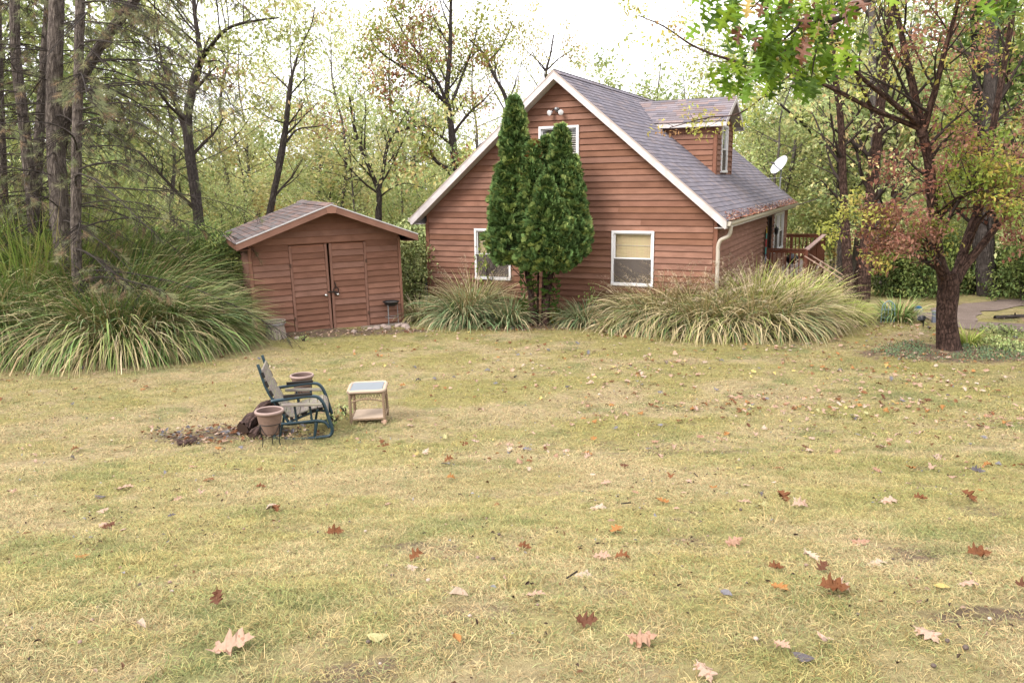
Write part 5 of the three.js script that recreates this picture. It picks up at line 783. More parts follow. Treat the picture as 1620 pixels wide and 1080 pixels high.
{
  const gW = 'leafy weeds around the shed', P1 = [[0.15, 0.23, 0.07, 3], [0.25, 0.33, 0.11, 3], [0.42, 0.47, 0.15, 1.5], [0.08, 0.13, 0.045, 1]], P2 = [[0.38, 0.44, 0.19, 3], [0.47, 0.51, 0.22, 2], [0.27, 0.35, 0.12, 2]];
  const gp = (px, d) => { const x = (px - 810) / 1265 * d; return [x, H(x, -d) - 0.05, -d]; };
  shrub('weedy_shrub', 'pale green leafy weeds filling the gap between shed and house', 'shrub', gp(655, 20.4), 0.8, 1.9, 420, P2, CL_SMALL, 701);
  shrub('weedy_shrub', 'tall weeds behind the gap between shed and house', 'shrub', gp(650, 23.5), 1.3, 2.3, 500, P2, CL_MID, 702);
  [[345, 18.6, 1.0, 2.1], [300, 19, 1.2, 2.3], [255, 19, 1.2, 2.2], [205, 18.5, 1.3, 2.3]].forEach(([px, d, R, h], i) => shrub('weedy_shrub', ['grey green weeds close to the left wall of shed', 'leafy bush in the middle of the weeds behind the long grass', 'leafy bush right of the slim pine behind the grass', 'dark leafy bush behind the slim pine trunk'][i], 'shrub', gp(px, d), R, h, 520, P1, CL_WEED, 703 + i, null, [0.9, 1.5]));
  [[150, 18.5, 1.1, 2.0], [70, 17.5, 1.3, 2.3], [10, 17.5, 1.2, 2.4], [-40, 17, 1.2, 2.3]].forEach(([px, d, R, h], i) => shrub('tall_weeds', 'tall leafy weeds growing through the grass below the pines', 'weeds', gp(px, d), R, h, 520, P1, CL_WEED, 711 + i, 'tall weeds below the pines', [0.8, 1.3]));
  shrub('vine', 'climbing vine with small leaves over the left window', 'vine', house.localToWorld(V(1.75, 0.1, 0.16)).toArray(), 0.5, 1.75, 60, [[0.25, 0.31, 0.08, 3], [0.35, 0.38, 0.1, 1]], CL_FEW, 721);
  shrub('seedling', 'young sapling with round leaves below the right window', 'plant', house.localToWorld(V(4.62, -0.1, 0.35)).toArray(), 0.22, 1.2, 26, [[0.32, 0.4, 0.12, 1]], CL_FEW, 722, null, [0.8, 1.2]);
  shrub('seedling', 'low yellowing seedling beside the arborvitae', 'plant', house.localToWorld(V(3.75, -0.1, 0.45)).toArray(), 0.35, 0.55, 40, [[0.45, 0.38, 0.06, 1], [0.2, 0.27, 0.06, 1]], CL_FEW, 723, null, [0.8, 1.2]);
  [[1430, 22, 0.9, 1.5], [1475, 21.5, 1.0, 1.4], [1520, 22.5, 0.9, 1.3], [1600, 21.8, 1.1, 1.5], [1650, 20.5, 1.2, 1.6]].forEach(([px, d, R, h], i) => shrub('understory_bush', ['dark bush behind the little round topped sign', 'dark bush behind the grey marker post', 'bush between the lawn tree and the thick trunks', 'bush just right of the thick trunks', 'bush at the bend of the gravel path', 'bush under the forked tree'][i], 'shrub', gp(px, d), R, h * (0.8 + 0.25 * (i % 3)), 300, [[0.1, 0.15, 0.05, 3], [0.15, 0.2, 0.06, 3], [0.24, 0.28, 0.09, 1]], CL_SMALL, 731 + i, null, [0.9, 1.5]));
  for (const [px, py, i] of [[1575, 548, 0], [1605, 556, 1], [1600, 532, 2], [1575, 527, 3]]) { const [x, z] = [[9.21,-14.58], [9.25,-14.08], [10.15,-15.60], [10.06,-15.98]][i]; shrub('leafy_weed', 'low bright leafy weed near the gravel path', 'weeds', [x, H(x, z), z], 0.35, 0.2, 70, P2, CL_FEW, 741 + i, 'low weeds by the path', [0.6, 1]); }
  for (const i of [0, 1, 2]) { const [x, z] = [[-4.38,-16.12], [-2.27,-9.42], [-2.24,-10.04]][i]; shrub('leafy_weed', ['small leafy weed sprouting before the shed doors', 'small leafy weed at the front foot of the glider', 'small leafy weed between the glider and the table'][i], 'weeds', [x, H(x, z), z], 0.14, 0.14, 16, P2, CL_FEW, 751 + i, null, [0.4, 0.7]); }
  // ivy around the lawn tree
  const r = RNG(760), list = []; for (let i = 0; i < 1500; i++) { const a = r() * 6.283, q = Math.sqrt(r()), x = TREE[0] + 0.3 + Math.cos(a) * q * 1.95, z = TREE[1] + 0.15 + Math.sin(a) * q * 0.95; if (Math.hypot(x - TREE[0], z - TREE[1]) < 0.26 || fbm(x * 2, z * 2, 4, 2) < 0.36) continue; const v = r(); list.push({ p: V(x, H(x, z) + 0.02 + 0.05 * r(), z), s: 0.35 + 0.3 * r(), c: v < 0.6 ? [0.13, 0.19, 0.1] : v < 0.85 ? [0.2, 0.25, 0.13] : [0.2, 0.13, 0.08] }); }
  tag(instanced('ivy', CL_FEW, leafSolid, list, scene, 'stuff'), 'low ivy ground cover around the foot of the lawn tree', 'ground cover');
}

// ---------- turf ----------
const noGrass = (x, z) => {
  if (z < -16.2) { const l = house.worldToLocal(V(x, 0, z)); if (l.x > -0.1 && l.x < 8.6 && l.z < 0.15 && l.z > -14) return true; }
  const c = Math.cos(0.4276), s = Math.sin(0.4276), dx = x + 5.642, dz = z + 17, lx = dx * c - dz * s, lz = dx * s + dz * c; if (lx > -0.05 && lx < 3.5 && lz < 0.35 && lz > -3) return true;
  return pathDist(x, z) < 0.75;
};
{
  const tuft = (n, R, h, w, seed, wild) => { const r = RNG(seed), P = [], I = [], C = []; for (let i = 0; i < n; i++) { const a = r() * 6.283, q = Math.sqrt(r()) * R, k = 0.65 + 0.6 * r(), v = r(), c = v < 0.22 ? [1.15, 1.02, 0.95] : v < 0.45 ? [0.58, 0.76, 0.66] : v < 0.62 ? [0.55, 0.46, 0.4] : [0.9, 0.92, 0.88]; blade(P, I, C, V(Math.cos(a) * q, -0.006, Math.sin(a) * q), r() * 6.283, 0.35 + wild * r(), h * (0.5 + r()), 0.4 + 1.3 * r(), w * (0.7 + 0.6 * r()), c.map(x => x * k), 3, r); } return stripGeo(P, I, C); };
  const near = [1, 2, 3, 4].map(s => tuft(95, 0.09, 0.034, 0.0017, s, 0.7)), mid = [5, 6, 7].map(s => tuft(70, 0.17, 0.042, 0.0036, s, 0.7)), tallT = [8, 9].map(s => tuft(40, 0.05, 0.06, 0.0017, s, 1.1));
  const grassMat = new THREE.MeshPhysicalMaterial({ color: 0xffffff, vertexColors: true, roughness: 0.9, specularIntensity: 0.15, side: THREE.DoubleSide });
  const r = RNG(801), lists = [...near, ...mid, ...tallT].map(() => []);
  const add = (k, x, z, s) => { const t = turf(x, z); if (r() < t.bare * 0.93 || noGrass(x, z)) return; const v = r(), c = v < 0.16 ? mixc(t.col, [0.45, 0.36, 0.21], 0.6) : v < 0.28 ? mixc(t.col, GREEN, 0.5) : t.col, kk = 1.12 * (0.85 + 0.3 * r()); lists[k].push({ p: V(x, H(x, z), z), s, q: new THREE.Quaternion().setFromEuler(new THREE.Euler((r() - 0.5) * 0.3, r() * 6.283, (r() - 0.5) * 0.3)), c: c.map(q => q * kk) }); };
  for (let i = 0; i < 17000; i++) { const d = 1.7 + 5.6 * Math.pow(r(), 0.62), x = (r() - 0.5) * (1.42 * d + 0.8); add(i % 4, x, -d, 0.7 + 0.6 * r()); }
  for (let i = 0; i < 26000; i++) { const d = 6.6 + 13.4 * Math.pow(r(), 0.75), x = (r() - 0.5) * (1.45 * d + 0.8); add(4 + i % 3, x, -d, 0.6 + 0.6 * r()); }
  for (let i = 0; i < 3600; i++) { const d = 1.8 + 8 * Math.pow(r(), 0.7), x = (r() - 0.5) * 1.45 * d; if (fbm(x * 1.7, -d * 2.1, 21, 4) + 0.25 * (r() - 0.5) > 0.57) add(7 + i % 2, x, -d, 0.7 + 0.7 * r()); }
  lists.forEach((l, i) => tag(instanced(numbered('lawn_grass'), [...near, ...mid, ...tallT][i], grassMat, l, scene, 'stuff'), 'short dry yellow and green blades of the lawn', 'grass'));
}

// ---------- fallen leaves ----------
const OAK = [[0.012, 0], [0.02, 0.13], [0.1, 0.19], [0.2, 0.2], [0.25, 0.27], [0.15, 0.31], [0.15, 0.37], [0.3, 0.4], [0.42, 0.5], [0.31, 0.52], [0.17, 0.54], [0.17, 0.6], [0.28, 0.67], [0.34, 0.76], [0.23, 0.77], [0.12, 0.78], [0.13, 0.87], [0.05, 0.91], [0, 1]];
function leafGeo(outline, curl, cup, seed, wav = 0.055) {               // a leaf 1 m long along +z: two wings folded at the midrib, curled, lobes twisted
  const r = RNG(seed), g = new GB(), n = outline.length, ph = r() * 6, bend = y => curl * (y - 0.5) * (y - 0.5) * 1.6 + wav * Math.sin(y * 6 + ph), rib = y => [0.03 * Math.sin(y * 4 + ph), bend(y), y - 0.5];
  for (const s of [1, -1]) {
    const E = outline.map(p => { const x = p[0] * (0.85 + 0.3 * r()), lift = cup * x * 1.1 + (r() - 0.4) * 0.5 * x * x * 3; return [s * x * (1 - 0.35 * Math.min(1, Math.abs(lift) * 3)) + rib(p[1])[0], bend(p[1]) + lift, p[1] - 0.5 + (r() - 0.5) * 0.02]; });
    for (let i = 0; i < n - 1; i++) { const A = rib(outline[i][1]), B = rib(outline[i + 1][1]), u = p => [p[0] + 0.5, p[2] + 0.5]; g.tri(A, E[i], E[i + 1], u(A), u(E[i]), u(E[i + 1])); g.tri(A, E[i + 1], B, u(A), u(E[i + 1]), u(B)); }
  }
  return g.geo;
}
const PIN = [[0.01, 0], [0.014, 0.16], [0.05, 0.17], [0.16, 0.18], [0.24, 0.24], [0.13, 0.28], [0.06, 0.31], [0.06, 0.4], [0.2, 0.4], [0.36, 0.4], [0.44, 0.5], [0.28, 0.51], [0.09, 0.53], [0.08, 0.62], [0.2, 0.66], [0.31, 0.72], [0.3, 0.76], [0.17, 0.77], [0.07, 0.79], [0.1, 0.87], [0.05, 0.92], [0, 1]];
const OVAL = [[0.01, 0], [0.012, 0.12], [0.16, 0.22], [0.27, 0.4], [0.26, 0.58], [0.15, 0.8], [0, 1]];
const oakGeos = [leafGeo(OAK, 0.25, 0.3, 1), leafGeo(OAK, -0.3, 0.55, 2), leafGeo(OAK, 0.5, -0.4, 3), leafGeo(OAK, 0.35, 0.3, 4, 0.06), leafGeo(OAK, -0.15, -0.25, 5), leafGeo(OAK, 0.6, 0.3, 6)];
const pinGeos = [1, 2, 3, 4, 5].map(i => leafGeo(PIN, 0.25 * Math.sin(i * 2), 0.25 * Math.cos(i), 20 + i, 0.04));
const ovalGeos = [leafGeo(OVAL, 0.3, 0.5, 11), leafGeo(OVAL, -0.2, -0.5, 12), leafGeo(OVAL, 0.1, 0.9, 13)];
const leafTone = dataTex(128, 128, (u, v) => { const n = fbm(u * 8, v * 8, 5, 3), k = 0.78 + 0.4 * n; return n > 0.68 ? [k * 0.7, k * 0.6, k * 0.55] : [k, k, k]; });
const leafM = c => std(c, { side: THREE.DoubleSide, roughness: 0.65, map: leafTone });
const KINDS = {
  tan: [[0.42, 0.28, 0.2], [0.46, 0.32, 0.24], [0.38, 0.23, 0.155]].map(leafM), brown: [[0.17, 0.068, 0.028], [0.22, 0.09, 0.038], [0.13, 0.055, 0.03]].map(leafM), pale: [[0.48, 0.38, 0.29], [0.46, 0.33, 0.26]].map(leafM), yellow: [[0.46, 0.36, 0.13], [0.44, 0.41, 0.2]].map(leafM), grey: [[0.2, 0.19, 0.21], [0.12, 0.105, 0.11]].map(leafM), orange: [[0.36, 0.17, 0.055]].map(leafM) };
{
  const r = RNG(901), LAB = { tan: 'tan oak leaf lying on the lawn', brown: 'dark brown curled oak leaf on the lawn', pale: 'pale pinkish oak leaf lying on the lawn', yellow: 'yellow leaf fallen on the lawn', grey: 'dark grey leaf lying on the lawn', orange: 'orange leaf fallen on the lawn' };
  const lay = (x, z, kind, size, oak, v, tilt, turn, label) => {
    tilt *= 0.55; const g = oak ? oakGeos[v % oakGeos.length] : ovalGeos[v % ovalGeos.length], ms = KINDS[kind], m = new THREE.Mesh(g, ms[v % ms.length]);
    m.name = numbered('fallen_leaf'); m.scale.setScalar(size); m.position.set(x, H(x, z) + 0.018 + 0.012 * r() + Math.abs(tilt) * size * 0.35, z); m.rotation.set(tilt, turn, (r() - 0.5) * 0.5); scene.add(m);
    const where = Math.hypot(x + 2.4, z + 8.8) < 2.4 ? 'near the glider chair' : Math.hypot(x - TREE[0], z - TREE[1]) < 4.5 ? 'below the gnarled tree' : z < -13 ? 'on the lawn before the house' : 'on the open lawn', big = size > 0.1 ? 'large ' : 'small ';
    tag(m, label || big + LAB[kind].replace('on the lawn', where), 'leaf', 'fallen ' + kind + ' leaves on the lawn');
  };
  // the ones that stand out
  const big = [[-1.0, -2.48, "tan", 0.19, 1, 0, 0.15, 1.9], [-0.5, -2.54, "yellow", 0.1, 0, 1, 0.35, 1.6], [-0.51, -3.74, "brown", 0.12, 1, 1, 0.5, 2.2], [-0.51, -3.54, "pale", 0.1, 1, 4, 0.1, 0.4], [1.47, -3.6, "pale", 0.13, 1, 0, 0.35, 0.2], [1.74, -3.48, "pale", 0.15, 1, 4, 0.1, 1.7], [1.87, -3.94, "tan", 0.13, 1, 2, 0.1, 1.2], [2.29, -3.58, "brown", 0.16, 1, 3, 0.6, 1.6], [3.2, -5.18, "brown", 0.16, 1, 3, 0.9, 0.5], [1.31, -2.96, "brown", 0.16, 1, 3, 0.5, 1.5], [1.36, -3.02, "tan", 0.13, 1, 1, 0.2, 0.8], [-1.21, -2.92, "brown", 0.11, 1, 5, 0.9, 0.3], [0.44, -2.5, "tan", 0.14, 1, 2, 0.4, 1.4], [1.46, -2.52, "tan", 0.13, 1, 4, 0.15, 0.3], [0.61, -2.28, "tan", 0.12, 1, 4, 0.4, 0.2], [0.96, -2.36, "grey", 0.09, 0, 1, 0.3, 1.2], [0.87, -2.96, "grey", 0.08, 0, 0, 0.1, 0.6], [-1.41, -2.68, "pale", 0.08, 0, 2, 0.4, 0.8], [-1.72, -5.2, "pale", 0.12, 0, 2, 0.3, 1.8], [-1.67, -5.14, "brown", 0.1, 1, 3, 0.7, 0.5], [-3.21, -6.08, "tan", 0.19, 1, 0, 0.1, 1.6], [-3.27, -5.82, "grey", 0.13, 0, 1, 0.1, 1.4], [1.92, -5.26, "brown", 0.17, 1, 3, 0.7, 0.3], [1.96, -5.04, "tan", 0.15, 1, 1, 0.3, 1.2], [1.2, -4.0, "tan", 0.14, 1, 2, 0.3, 1.8], [0.31, -3.32, "pale", 0.11, 1, 4, 0.1, 1.5], [0.08, -2.96, "tan", 0.11, 1, 0, 0.1, 1.4], [-0.24, -2.98, "pale", 0.11, 0, 2, 0.2, 1.2], [0.26, -2.64, "brown", 0.11, 1, 5, 0.5, 1.3], [-0.21, -2.5, "orange", 0.08, 0, 0, 0.2, 0.3], [1.11, -3.02, "orange", 0.11, 1, 0, 0.2, 0.7], [1.78, -3.0, "yellow", 0.08, 0, 0, 0.1, 1.0], [1.22, -3.38, "brown", 0.1, 1, 3, 0.3, 1.5], [1.09, -2.5, "pale", 0.08, 0, 1, 0.2, 0.8], [1.92, -3.04, "tan", 0.12, 1, 4, 0.1, 1.4], [0.91, -2.42, "tan", 0.08, 1, 0, 0.1, 0.6], [-1.09, -4.42, "brown", 0.14, 1, 3, 0.5, 1.7], [2.85, -5.16, "brown", 0.13, 1, 3, 0.6, 1.5], [2.11, -2.98, "brown", 0.1, 1, 5, 0.3, 1.4], [0.44, -3.7, "tan", 0.12, 1, 0, 0.1, 1.3], [0.05, -3.9, "brown", 0.1, 1, 3, 0.4, 1.3], [-2.35, -3.94, "orange", 0.11, 1, 2, 0.3, 1.5], [0.54, -3.66, "brown", 0.11, 1, 1, 0.4, 1.4], [2.63, -5.16, "tan", 0.17, 1, 4, 0.1, 1.6], [0.59, -5.2, "pale", 0.17, 1, 4, 0.1, 1.5]];
  for (const [x, z, k, s, oak, v, tilt, turn] of big) lay(x, z, k, s * 0.88, oak, v, tilt, turn);
  const cand = [];
  for (let i = 0; i < 11000; i++) {
    const d = 2.2 + 15.5 * Math.pow(r(), 0.6), x = (r() - 0.5) * 1.45 * d, z = -d, side = sstep(-2.5, 6, x + 0.2 * (d - 8)), dens = (0.16 + 0.84 * side * sstep(4.5, 8, d)) * (0.35 + 1.1 * sstep(0.43, 0.6, fbm(x * 0.8, z * 1.1, 77, 3))) * (d < 4.5 ? 0.12 : d < 7 ? 0.4 : 1);
    if (r() > dens * 0.75 || noGrass(x, z)) continue;
    const v = r(), oak = r() < (d < 7 ? 0.7 : 0.42), kind = v < 0.42 ? 'tan' : v < 0.54 ? 'pale' : v < 0.76 ? 'brown' : v < 0.86 ? 'orange' : v < 0.92 ? 'yellow' : 'grey';
    cand.push([x, z, kind, (oak ? 0.055 + 0.07 * r() : 0.03 + 0.03 * r()), oak, Math.floor(r() * 60), (r() - 0.4) * 0.9, r() * 6.283, d]);
  }
  cand.sort((a, b) => b[3] / b[8] - a[3] / a[8]);
  cand.slice(0, 250).forEach(c => lay(...c.slice(0, 8)));
  // leaf litter of the burnt patch and the beds, and all the small far leaves: too many to count
  const rest = cand.slice(250);
  for (let i = 0; i < 420; i++) { const a = r() * 6.283, q = Math.pow(r(), 0.8), x = PIT[0] + 0.15 + Math.cos(a) * q * 1.25, z = PIT[1] + 0.02 + Math.sin(a) * q * 0.6, v = r(); if (fbm(x * 3, z * 4, 8, 2) < 0.45) continue; rest.push([x, z, v < 0.2 ? 'tan' : v < 0.6 ? 'brown' : v < 0.68 ? 'pale' : 'grey', 0.03 + 0.06 * r(), r() < 0.6, Math.floor(r() * 60), (r() - 0.5) * 1.4, r() * 6.283, 9]); }
  for (let i = 0; i < 700; i++) { const b = beds[1 + i % 3], a = r() * 6.283, q = Math.sqrt(r()) * 1.1, x = b[0] + Math.cos(a) * q * b[2], z = b[1] + Math.sin(a) * q * b[3]; if (noGrass(x, z)) continue; const v = r(); rest.push([x, z, v < 0.35 ? 'brown' : v < 0.7 ? 'tan' : 'pale', 0.04 + 0.04 * r(), r() < 0.4, Math.floor(r() * 60), (r() - 0.5) * 1.2, r() * 6.283, 15]); }
  const geos = [...oakGeos, ...ovalGeos], lists = geos.map(() => []), flat = { tan: [0.42, 0.28, 0.2], brown: [0.17, 0.07, 0.03], pale: [0.47, 0.36, 0.28], yellow: [0.52, 0.42, 0.15], grey: [0.16, 0.15, 0.16], orange: [0.36, 0.17, 0.06] };
  for (const [x, z, k, s, oak, v, tilt, turn] of rest) { const gi = oak ? v % 6 : 6 + v % 3, m = 0.8 + 0.4 * r(); lists[gi].push({ p: V(x, H(x, z) + 0.02 + Math.abs(tilt) * s * 0.3, z), s, q: new THREE.Quaternion().setFromEuler(new THREE.Euler(tilt, turn, (r() - 0.5) * 0.5)), c: flat[k].map(q => q * m) }); }
  const lm = new THREE.MeshPhysicalMaterial({ color: 0xffffff, side: THREE.DoubleSide, roughness: 0.75, specularIntensity: 0.3 });
  lists.forEach((l, i) => { if (l.length) tag(instanced(numbered('leaf_litter'), geos[i], lm, l, scene, 'stuff'), 'small dry leaves scattered over lawn and beds', 'leaf litter'); });
  const bit = ovalGeos[2], bl = []; for (let i = 0; i < 5200; i++) { const d = 2.2 + 10 * Math.pow(r(), 0.7), x = (r() - 0.5) * 1.45 * d, z = -d; if (fbm(x * 1.3, z * 1.7, 91, 3) + 0.3 * (r() - 0.5) < 0.5) continue; const v = r(); bl.push({ p: V(x, H(x, z) + 0.012 + 0.012 * r(), z), s: 0.012 + 0.022 * r(), q: new THREE.Quaternion().setFromEuler(new THREE.Euler((r() - 0.5) * 2, r() * 6.283, (r() - 0.5) * 2)), c: v < 0.45 ? [0.07, 0.045, 0.035] : v < 0.7 ? [0.2, 0.11, 0.06] : v < 0.9 ? [0.4, 0.28, 0.2] : [0.3, 0.3, 0.32] }); }
  tag(instanced('leaf_crumbs', bit, lm, bl, scene, 'stuff'), 'crumbled bits of dead leaf and bark in the grass', 'leaf litter');
  // acorns, pebbles and bits of bark
  const nut = new THREE.IcosahedronGeometry(1, 1).scale(1, 0.75, 1), nl = []; for (let i = 0; i < 220; i++) { const d = 2.3 + 6 * r(), x = (r() - 0.45) * 1.4 * d, z = -d; if (fbm(x * 1.9 + 9, z * 2.6, 61, 4) < 0.5) continue; const v = r(); nl.push({ p: V(x, H(x, z) + 0.018, z), s: 0.005 + 0.006 * r(), c: v < 0.35 ? [0.09, 0.06, 0.045] : v < 0.8 ? [0.25, 0.16, 0.12] : [0.45, 0.36, 0.3] }); }
  tag(instanced('acorns', nut, new THREE.MeshStandardMaterial({ color: 0xffffff, roughness: 0.7 }), nl, scene, 'stuff'), 'acorns and small pebbles strewn in the grass', 'acorns');
  const twigs = [], tr = RNG(911); for (let i = 0; i < 62; i++) { const [x, z] = i < 50 ? [PIT[0] + (tr() - 0.5) * 2.2, PIT[1] + (tr() - 0.5) * 0.9] : [(tr() - 0.5) * 7, -2.6 - 7 * tr()], a = tr() * 6.283, l = 0.03 + 0.08 * tr(), y = H(x, z) + 0.03; twigs.push(rod([x, y, z], [x + Math.cos(a) * l, y + 0.02 * (tr() - 0.3), z + Math.sin(a) * l], 0.002 + 0.004 * tr(), 5)); }
  const tw = part('fallen_twigs', merge(twigs), twigMat, scene); tw.userData.kind = 'stuff'; tag(tw, 'small dead twigs and bark scraps on the ground', 'twigs');
}

// ---------- glider chair, pots, table, logs ----------
const greyWoodTex = dataTex(512, 128, (u, v) => { const g = noise(u * 6, v * 60, 3) * 0.6 + noise(u * 18, v * 130, 4) * 0.4, l = fbm(u * 9, v * 5, 9, 3); let c = mixc([0.13, 0.105, 0.095], [0.35, 0.3, 0.27], g); if (l > 0.56) c = mixc(c, [0.33, 0.34, 0.2], 0.45); return c; });
const greyWood = std([1, 1, 1], { map: rep(greyWoodTex, 1.6, 6), roughness: 0.95 }), frameGreen = std([0.018, 0.045, 0.06], { roughness: 0.38 });
{
  const [cx, cz] = [-2.54,-9.04], ch = thing('glider_chair', 'weathered slatted glider chair with dark green tubular frame', 'chair', [cx, H(cx, cz) + 0.015, cz], 1.8);
  ch.scale.setScalar(1.06); ch.rotation.order = 'YXZ'; ch.rotation.x = 0.02; ch.rotation.z = -0.05;
  const W2 = 0.36, S = (n, g) => part(n, g, frameGreen, ch);
  for (const s of [-1, 1]) {
    const x = s * W2;
    S('arm_frame', pipe([[x, 0.45, -0.3], [x, 0.47, -0.1], [x, 0.485, 0.1], [x, 0.47, 0.19], [x, 0.4, 0.245], [x, 0.22, 0.3], [x, 0.08, 0.33], [x, 0.03, 0.3], [x, 0.02, 0.22], [x, 0.015, 0.0], [x, 0.015, -0.2], [x, 0.03, -0.27], [x, 0.1, -0.28]], 0.019, 60, 10));
    S('side_rail', pipe([[x, 0.19, -0.26], [x, 0.2, 0.0], [x, 0.205, 0.18], [x, 0.18, 0.26], [x, 0.12, 0.3]], 0.016, 30, 8));
    for (const z of [-0.2, 0.17]) S('leg', rod([x, 0.19, z], [x, 0.03, z - 0.03], 0.016));
    for (const z of [-0.04, 0.12]) S('arm_post', rod([x, 0.2, z], [x - s * 0.01, 0.40, z - 0.02], 0.013));
    part('arm_board', box(0.1, 0.022, 0.42, [x + s * 0.035, 0.405, 0.02], [0.04, 0, 0]), greyWood, ch);
    part('arm_strip', box(0.035, 0.03, 0.3, [x, 0.502, -0.02], [-0.04, 0, 0]), dark, ch);
    S('back_post', pipe([[x * 0.86, 0.2, -0.13], [x * 0.86, 0.32, -0.2], [x * 0.86, 0.55, -0.33], [x * 0.86, 0.85, -0.42]], 0.016, 20, 8));
    S('seat_rail', pipe([[x * 0.86, 0.3, 0.27], [x * 0.86, 0.31, 0.18], [x * 0.86, 0.255, 0.02], [x * 0.86, 0.2, -0.13]], 0.015, 16, 8));
    S('glider_link', rod([x * 0.9, 0.24, 0.1], [x * 0.97, 0.2, 0.14], 0.01));
  }
  for (const z of [-0.2, 0.17]) S('cross_bar', rod([-W2, 0.035, z - 0.03], [W2, 0.035, z - 0.03], 0.014));
  // slats along the seat and back profile [z, y]
  const prof = curve([[0, 0.235, 0.292], [0, 0.325, 0.27], [0, 0.318, 0.16], [0, 0.272, 0.0], [0, 0.235, -0.1], [0, 0.29, -0.165], [0, 0.45, -0.26], [0, 0.62, -0.335], [0, 0.78, -0.385]], 200);
  const n = 13, len = prof.length - 1; for (let i = 0; i < n; i++) { const a = prof[Math.round(len * (i + 0.06) / n)], b = prof[Math.round(len * (i + 0.94) / n)], d = b.clone().sub(a), L = d.length(), q = Math.atan2(d.y, d.z), g = box(W2 * 1.74, 0.018, L, [0, 0, 0], [-q, 0, 0]); g.translate(0, (a.y + b.y) / 2 + 0.012, (a.z + b.z) / 2); part('slat', g, greyWood, ch); for (const s of [-1, 1]) part('slat_clip', box(0.02, 0.03, L * 0.72, [0, 0, 0], [-q, 0, 0]).translate(s * W2 * 0.885, (a.y + b.y) / 2, (a.z + b.z) / 2), dark, ch); }
}
const potMat = std([0.25, 0.17, 0.14], { roughness: 0.7, map: rep(concreteTex, 2, 2) }), potInner = std([0.17, 0.115, 0.1], { roughness: 0.8 });
function potStand(label, [x, z], s, y0, turn, labelStand) {
  const y = H(x, z), st = thing('plant_stand', labelStand, 'plant stand', [x, y, z], turn);
  part('ring', new THREE.TorusGeometry(0.118, 0.005, 6, 32).rotateX(Math.PI / 2).translate(0, y0 + 0.12, 0), blackMetal, st);
  for (let k = 0; k < 3; k++) { const a = k * 2.094 + 0.6, c = Math.cos(a), q = Math.sin(a); part('leg', pipe([[c * 0.118, y0 + 0.12, q * 0.118], [c * 0.11, y0 * 0.9, q * 0.11], [c * 0.1, y0 * 0.5, q * 0.1], [c * 0.125, -0.02, q * 0.125]], 0.005, 12, 6), blackMetal, st); part('loop', pipe([[c * 0.118, y0 + 0.12, q * 0.118], [Math.cos(a + 0.5) * 0.116, y0 + 0.03, Math.sin(a + 0.5) * 0.116], [Math.cos(a + 1.05) * 0.112, y0 - 0.01, Math.sin(a + 1.05) * 0.112], [Math.cos(a + 1.6) * 0.116, y0 + 0.03, Math.sin(a + 1.6) * 0.116], [Math.cos(a + 2.09) * 0.118, y0 + 0.12, Math.sin(a + 2.09) * 0.118]], 0.004, 16, 5), blackMetal, st); }
  const p = thing('flower_pot', label, 'pot', [x, y + y0, z], 0); p.scale.setScalar(s);
  part('pot_body', lathe([[0.001, 0], [0.09, 0], [0.098, 0.01], [0.118, 0.12], [0.122, 0.125], [0.122, 0.13], [0.133, 0.205], [0.137, 0.21], [0.14, 0.235], [0.146, 0.24]], 40), potMat, p);
  part('rim', lathe([[0.14, 0.232], [0.152, 0.236], [0.158, 0.25], [0.154, 0.265], [0.142, 0.27], [0.132, 0.262], [0.13, 0.24]], 40), std([0.36, 0.26, 0.23], { roughness: 0.6 }), p);
  part('pot_inside', lathe([[0.13, 0.262], [0.122, 0.18], [0.118, 0.13], [0.001, 0.128]], 32), potInner, p);
}
potStand('brown plastic flower pot standing in front of the glider chair', [-2.67,-8.26], 1.0, 0.16, 0.3, 'thin black wire stand holding the pot in front of glider');
potStand('brown plastic flower pot on the far side of the glider chair', [-2.79,-10.08], 1.0, 0.3, 0.9, 'thin black wire stand on the far side of glider');
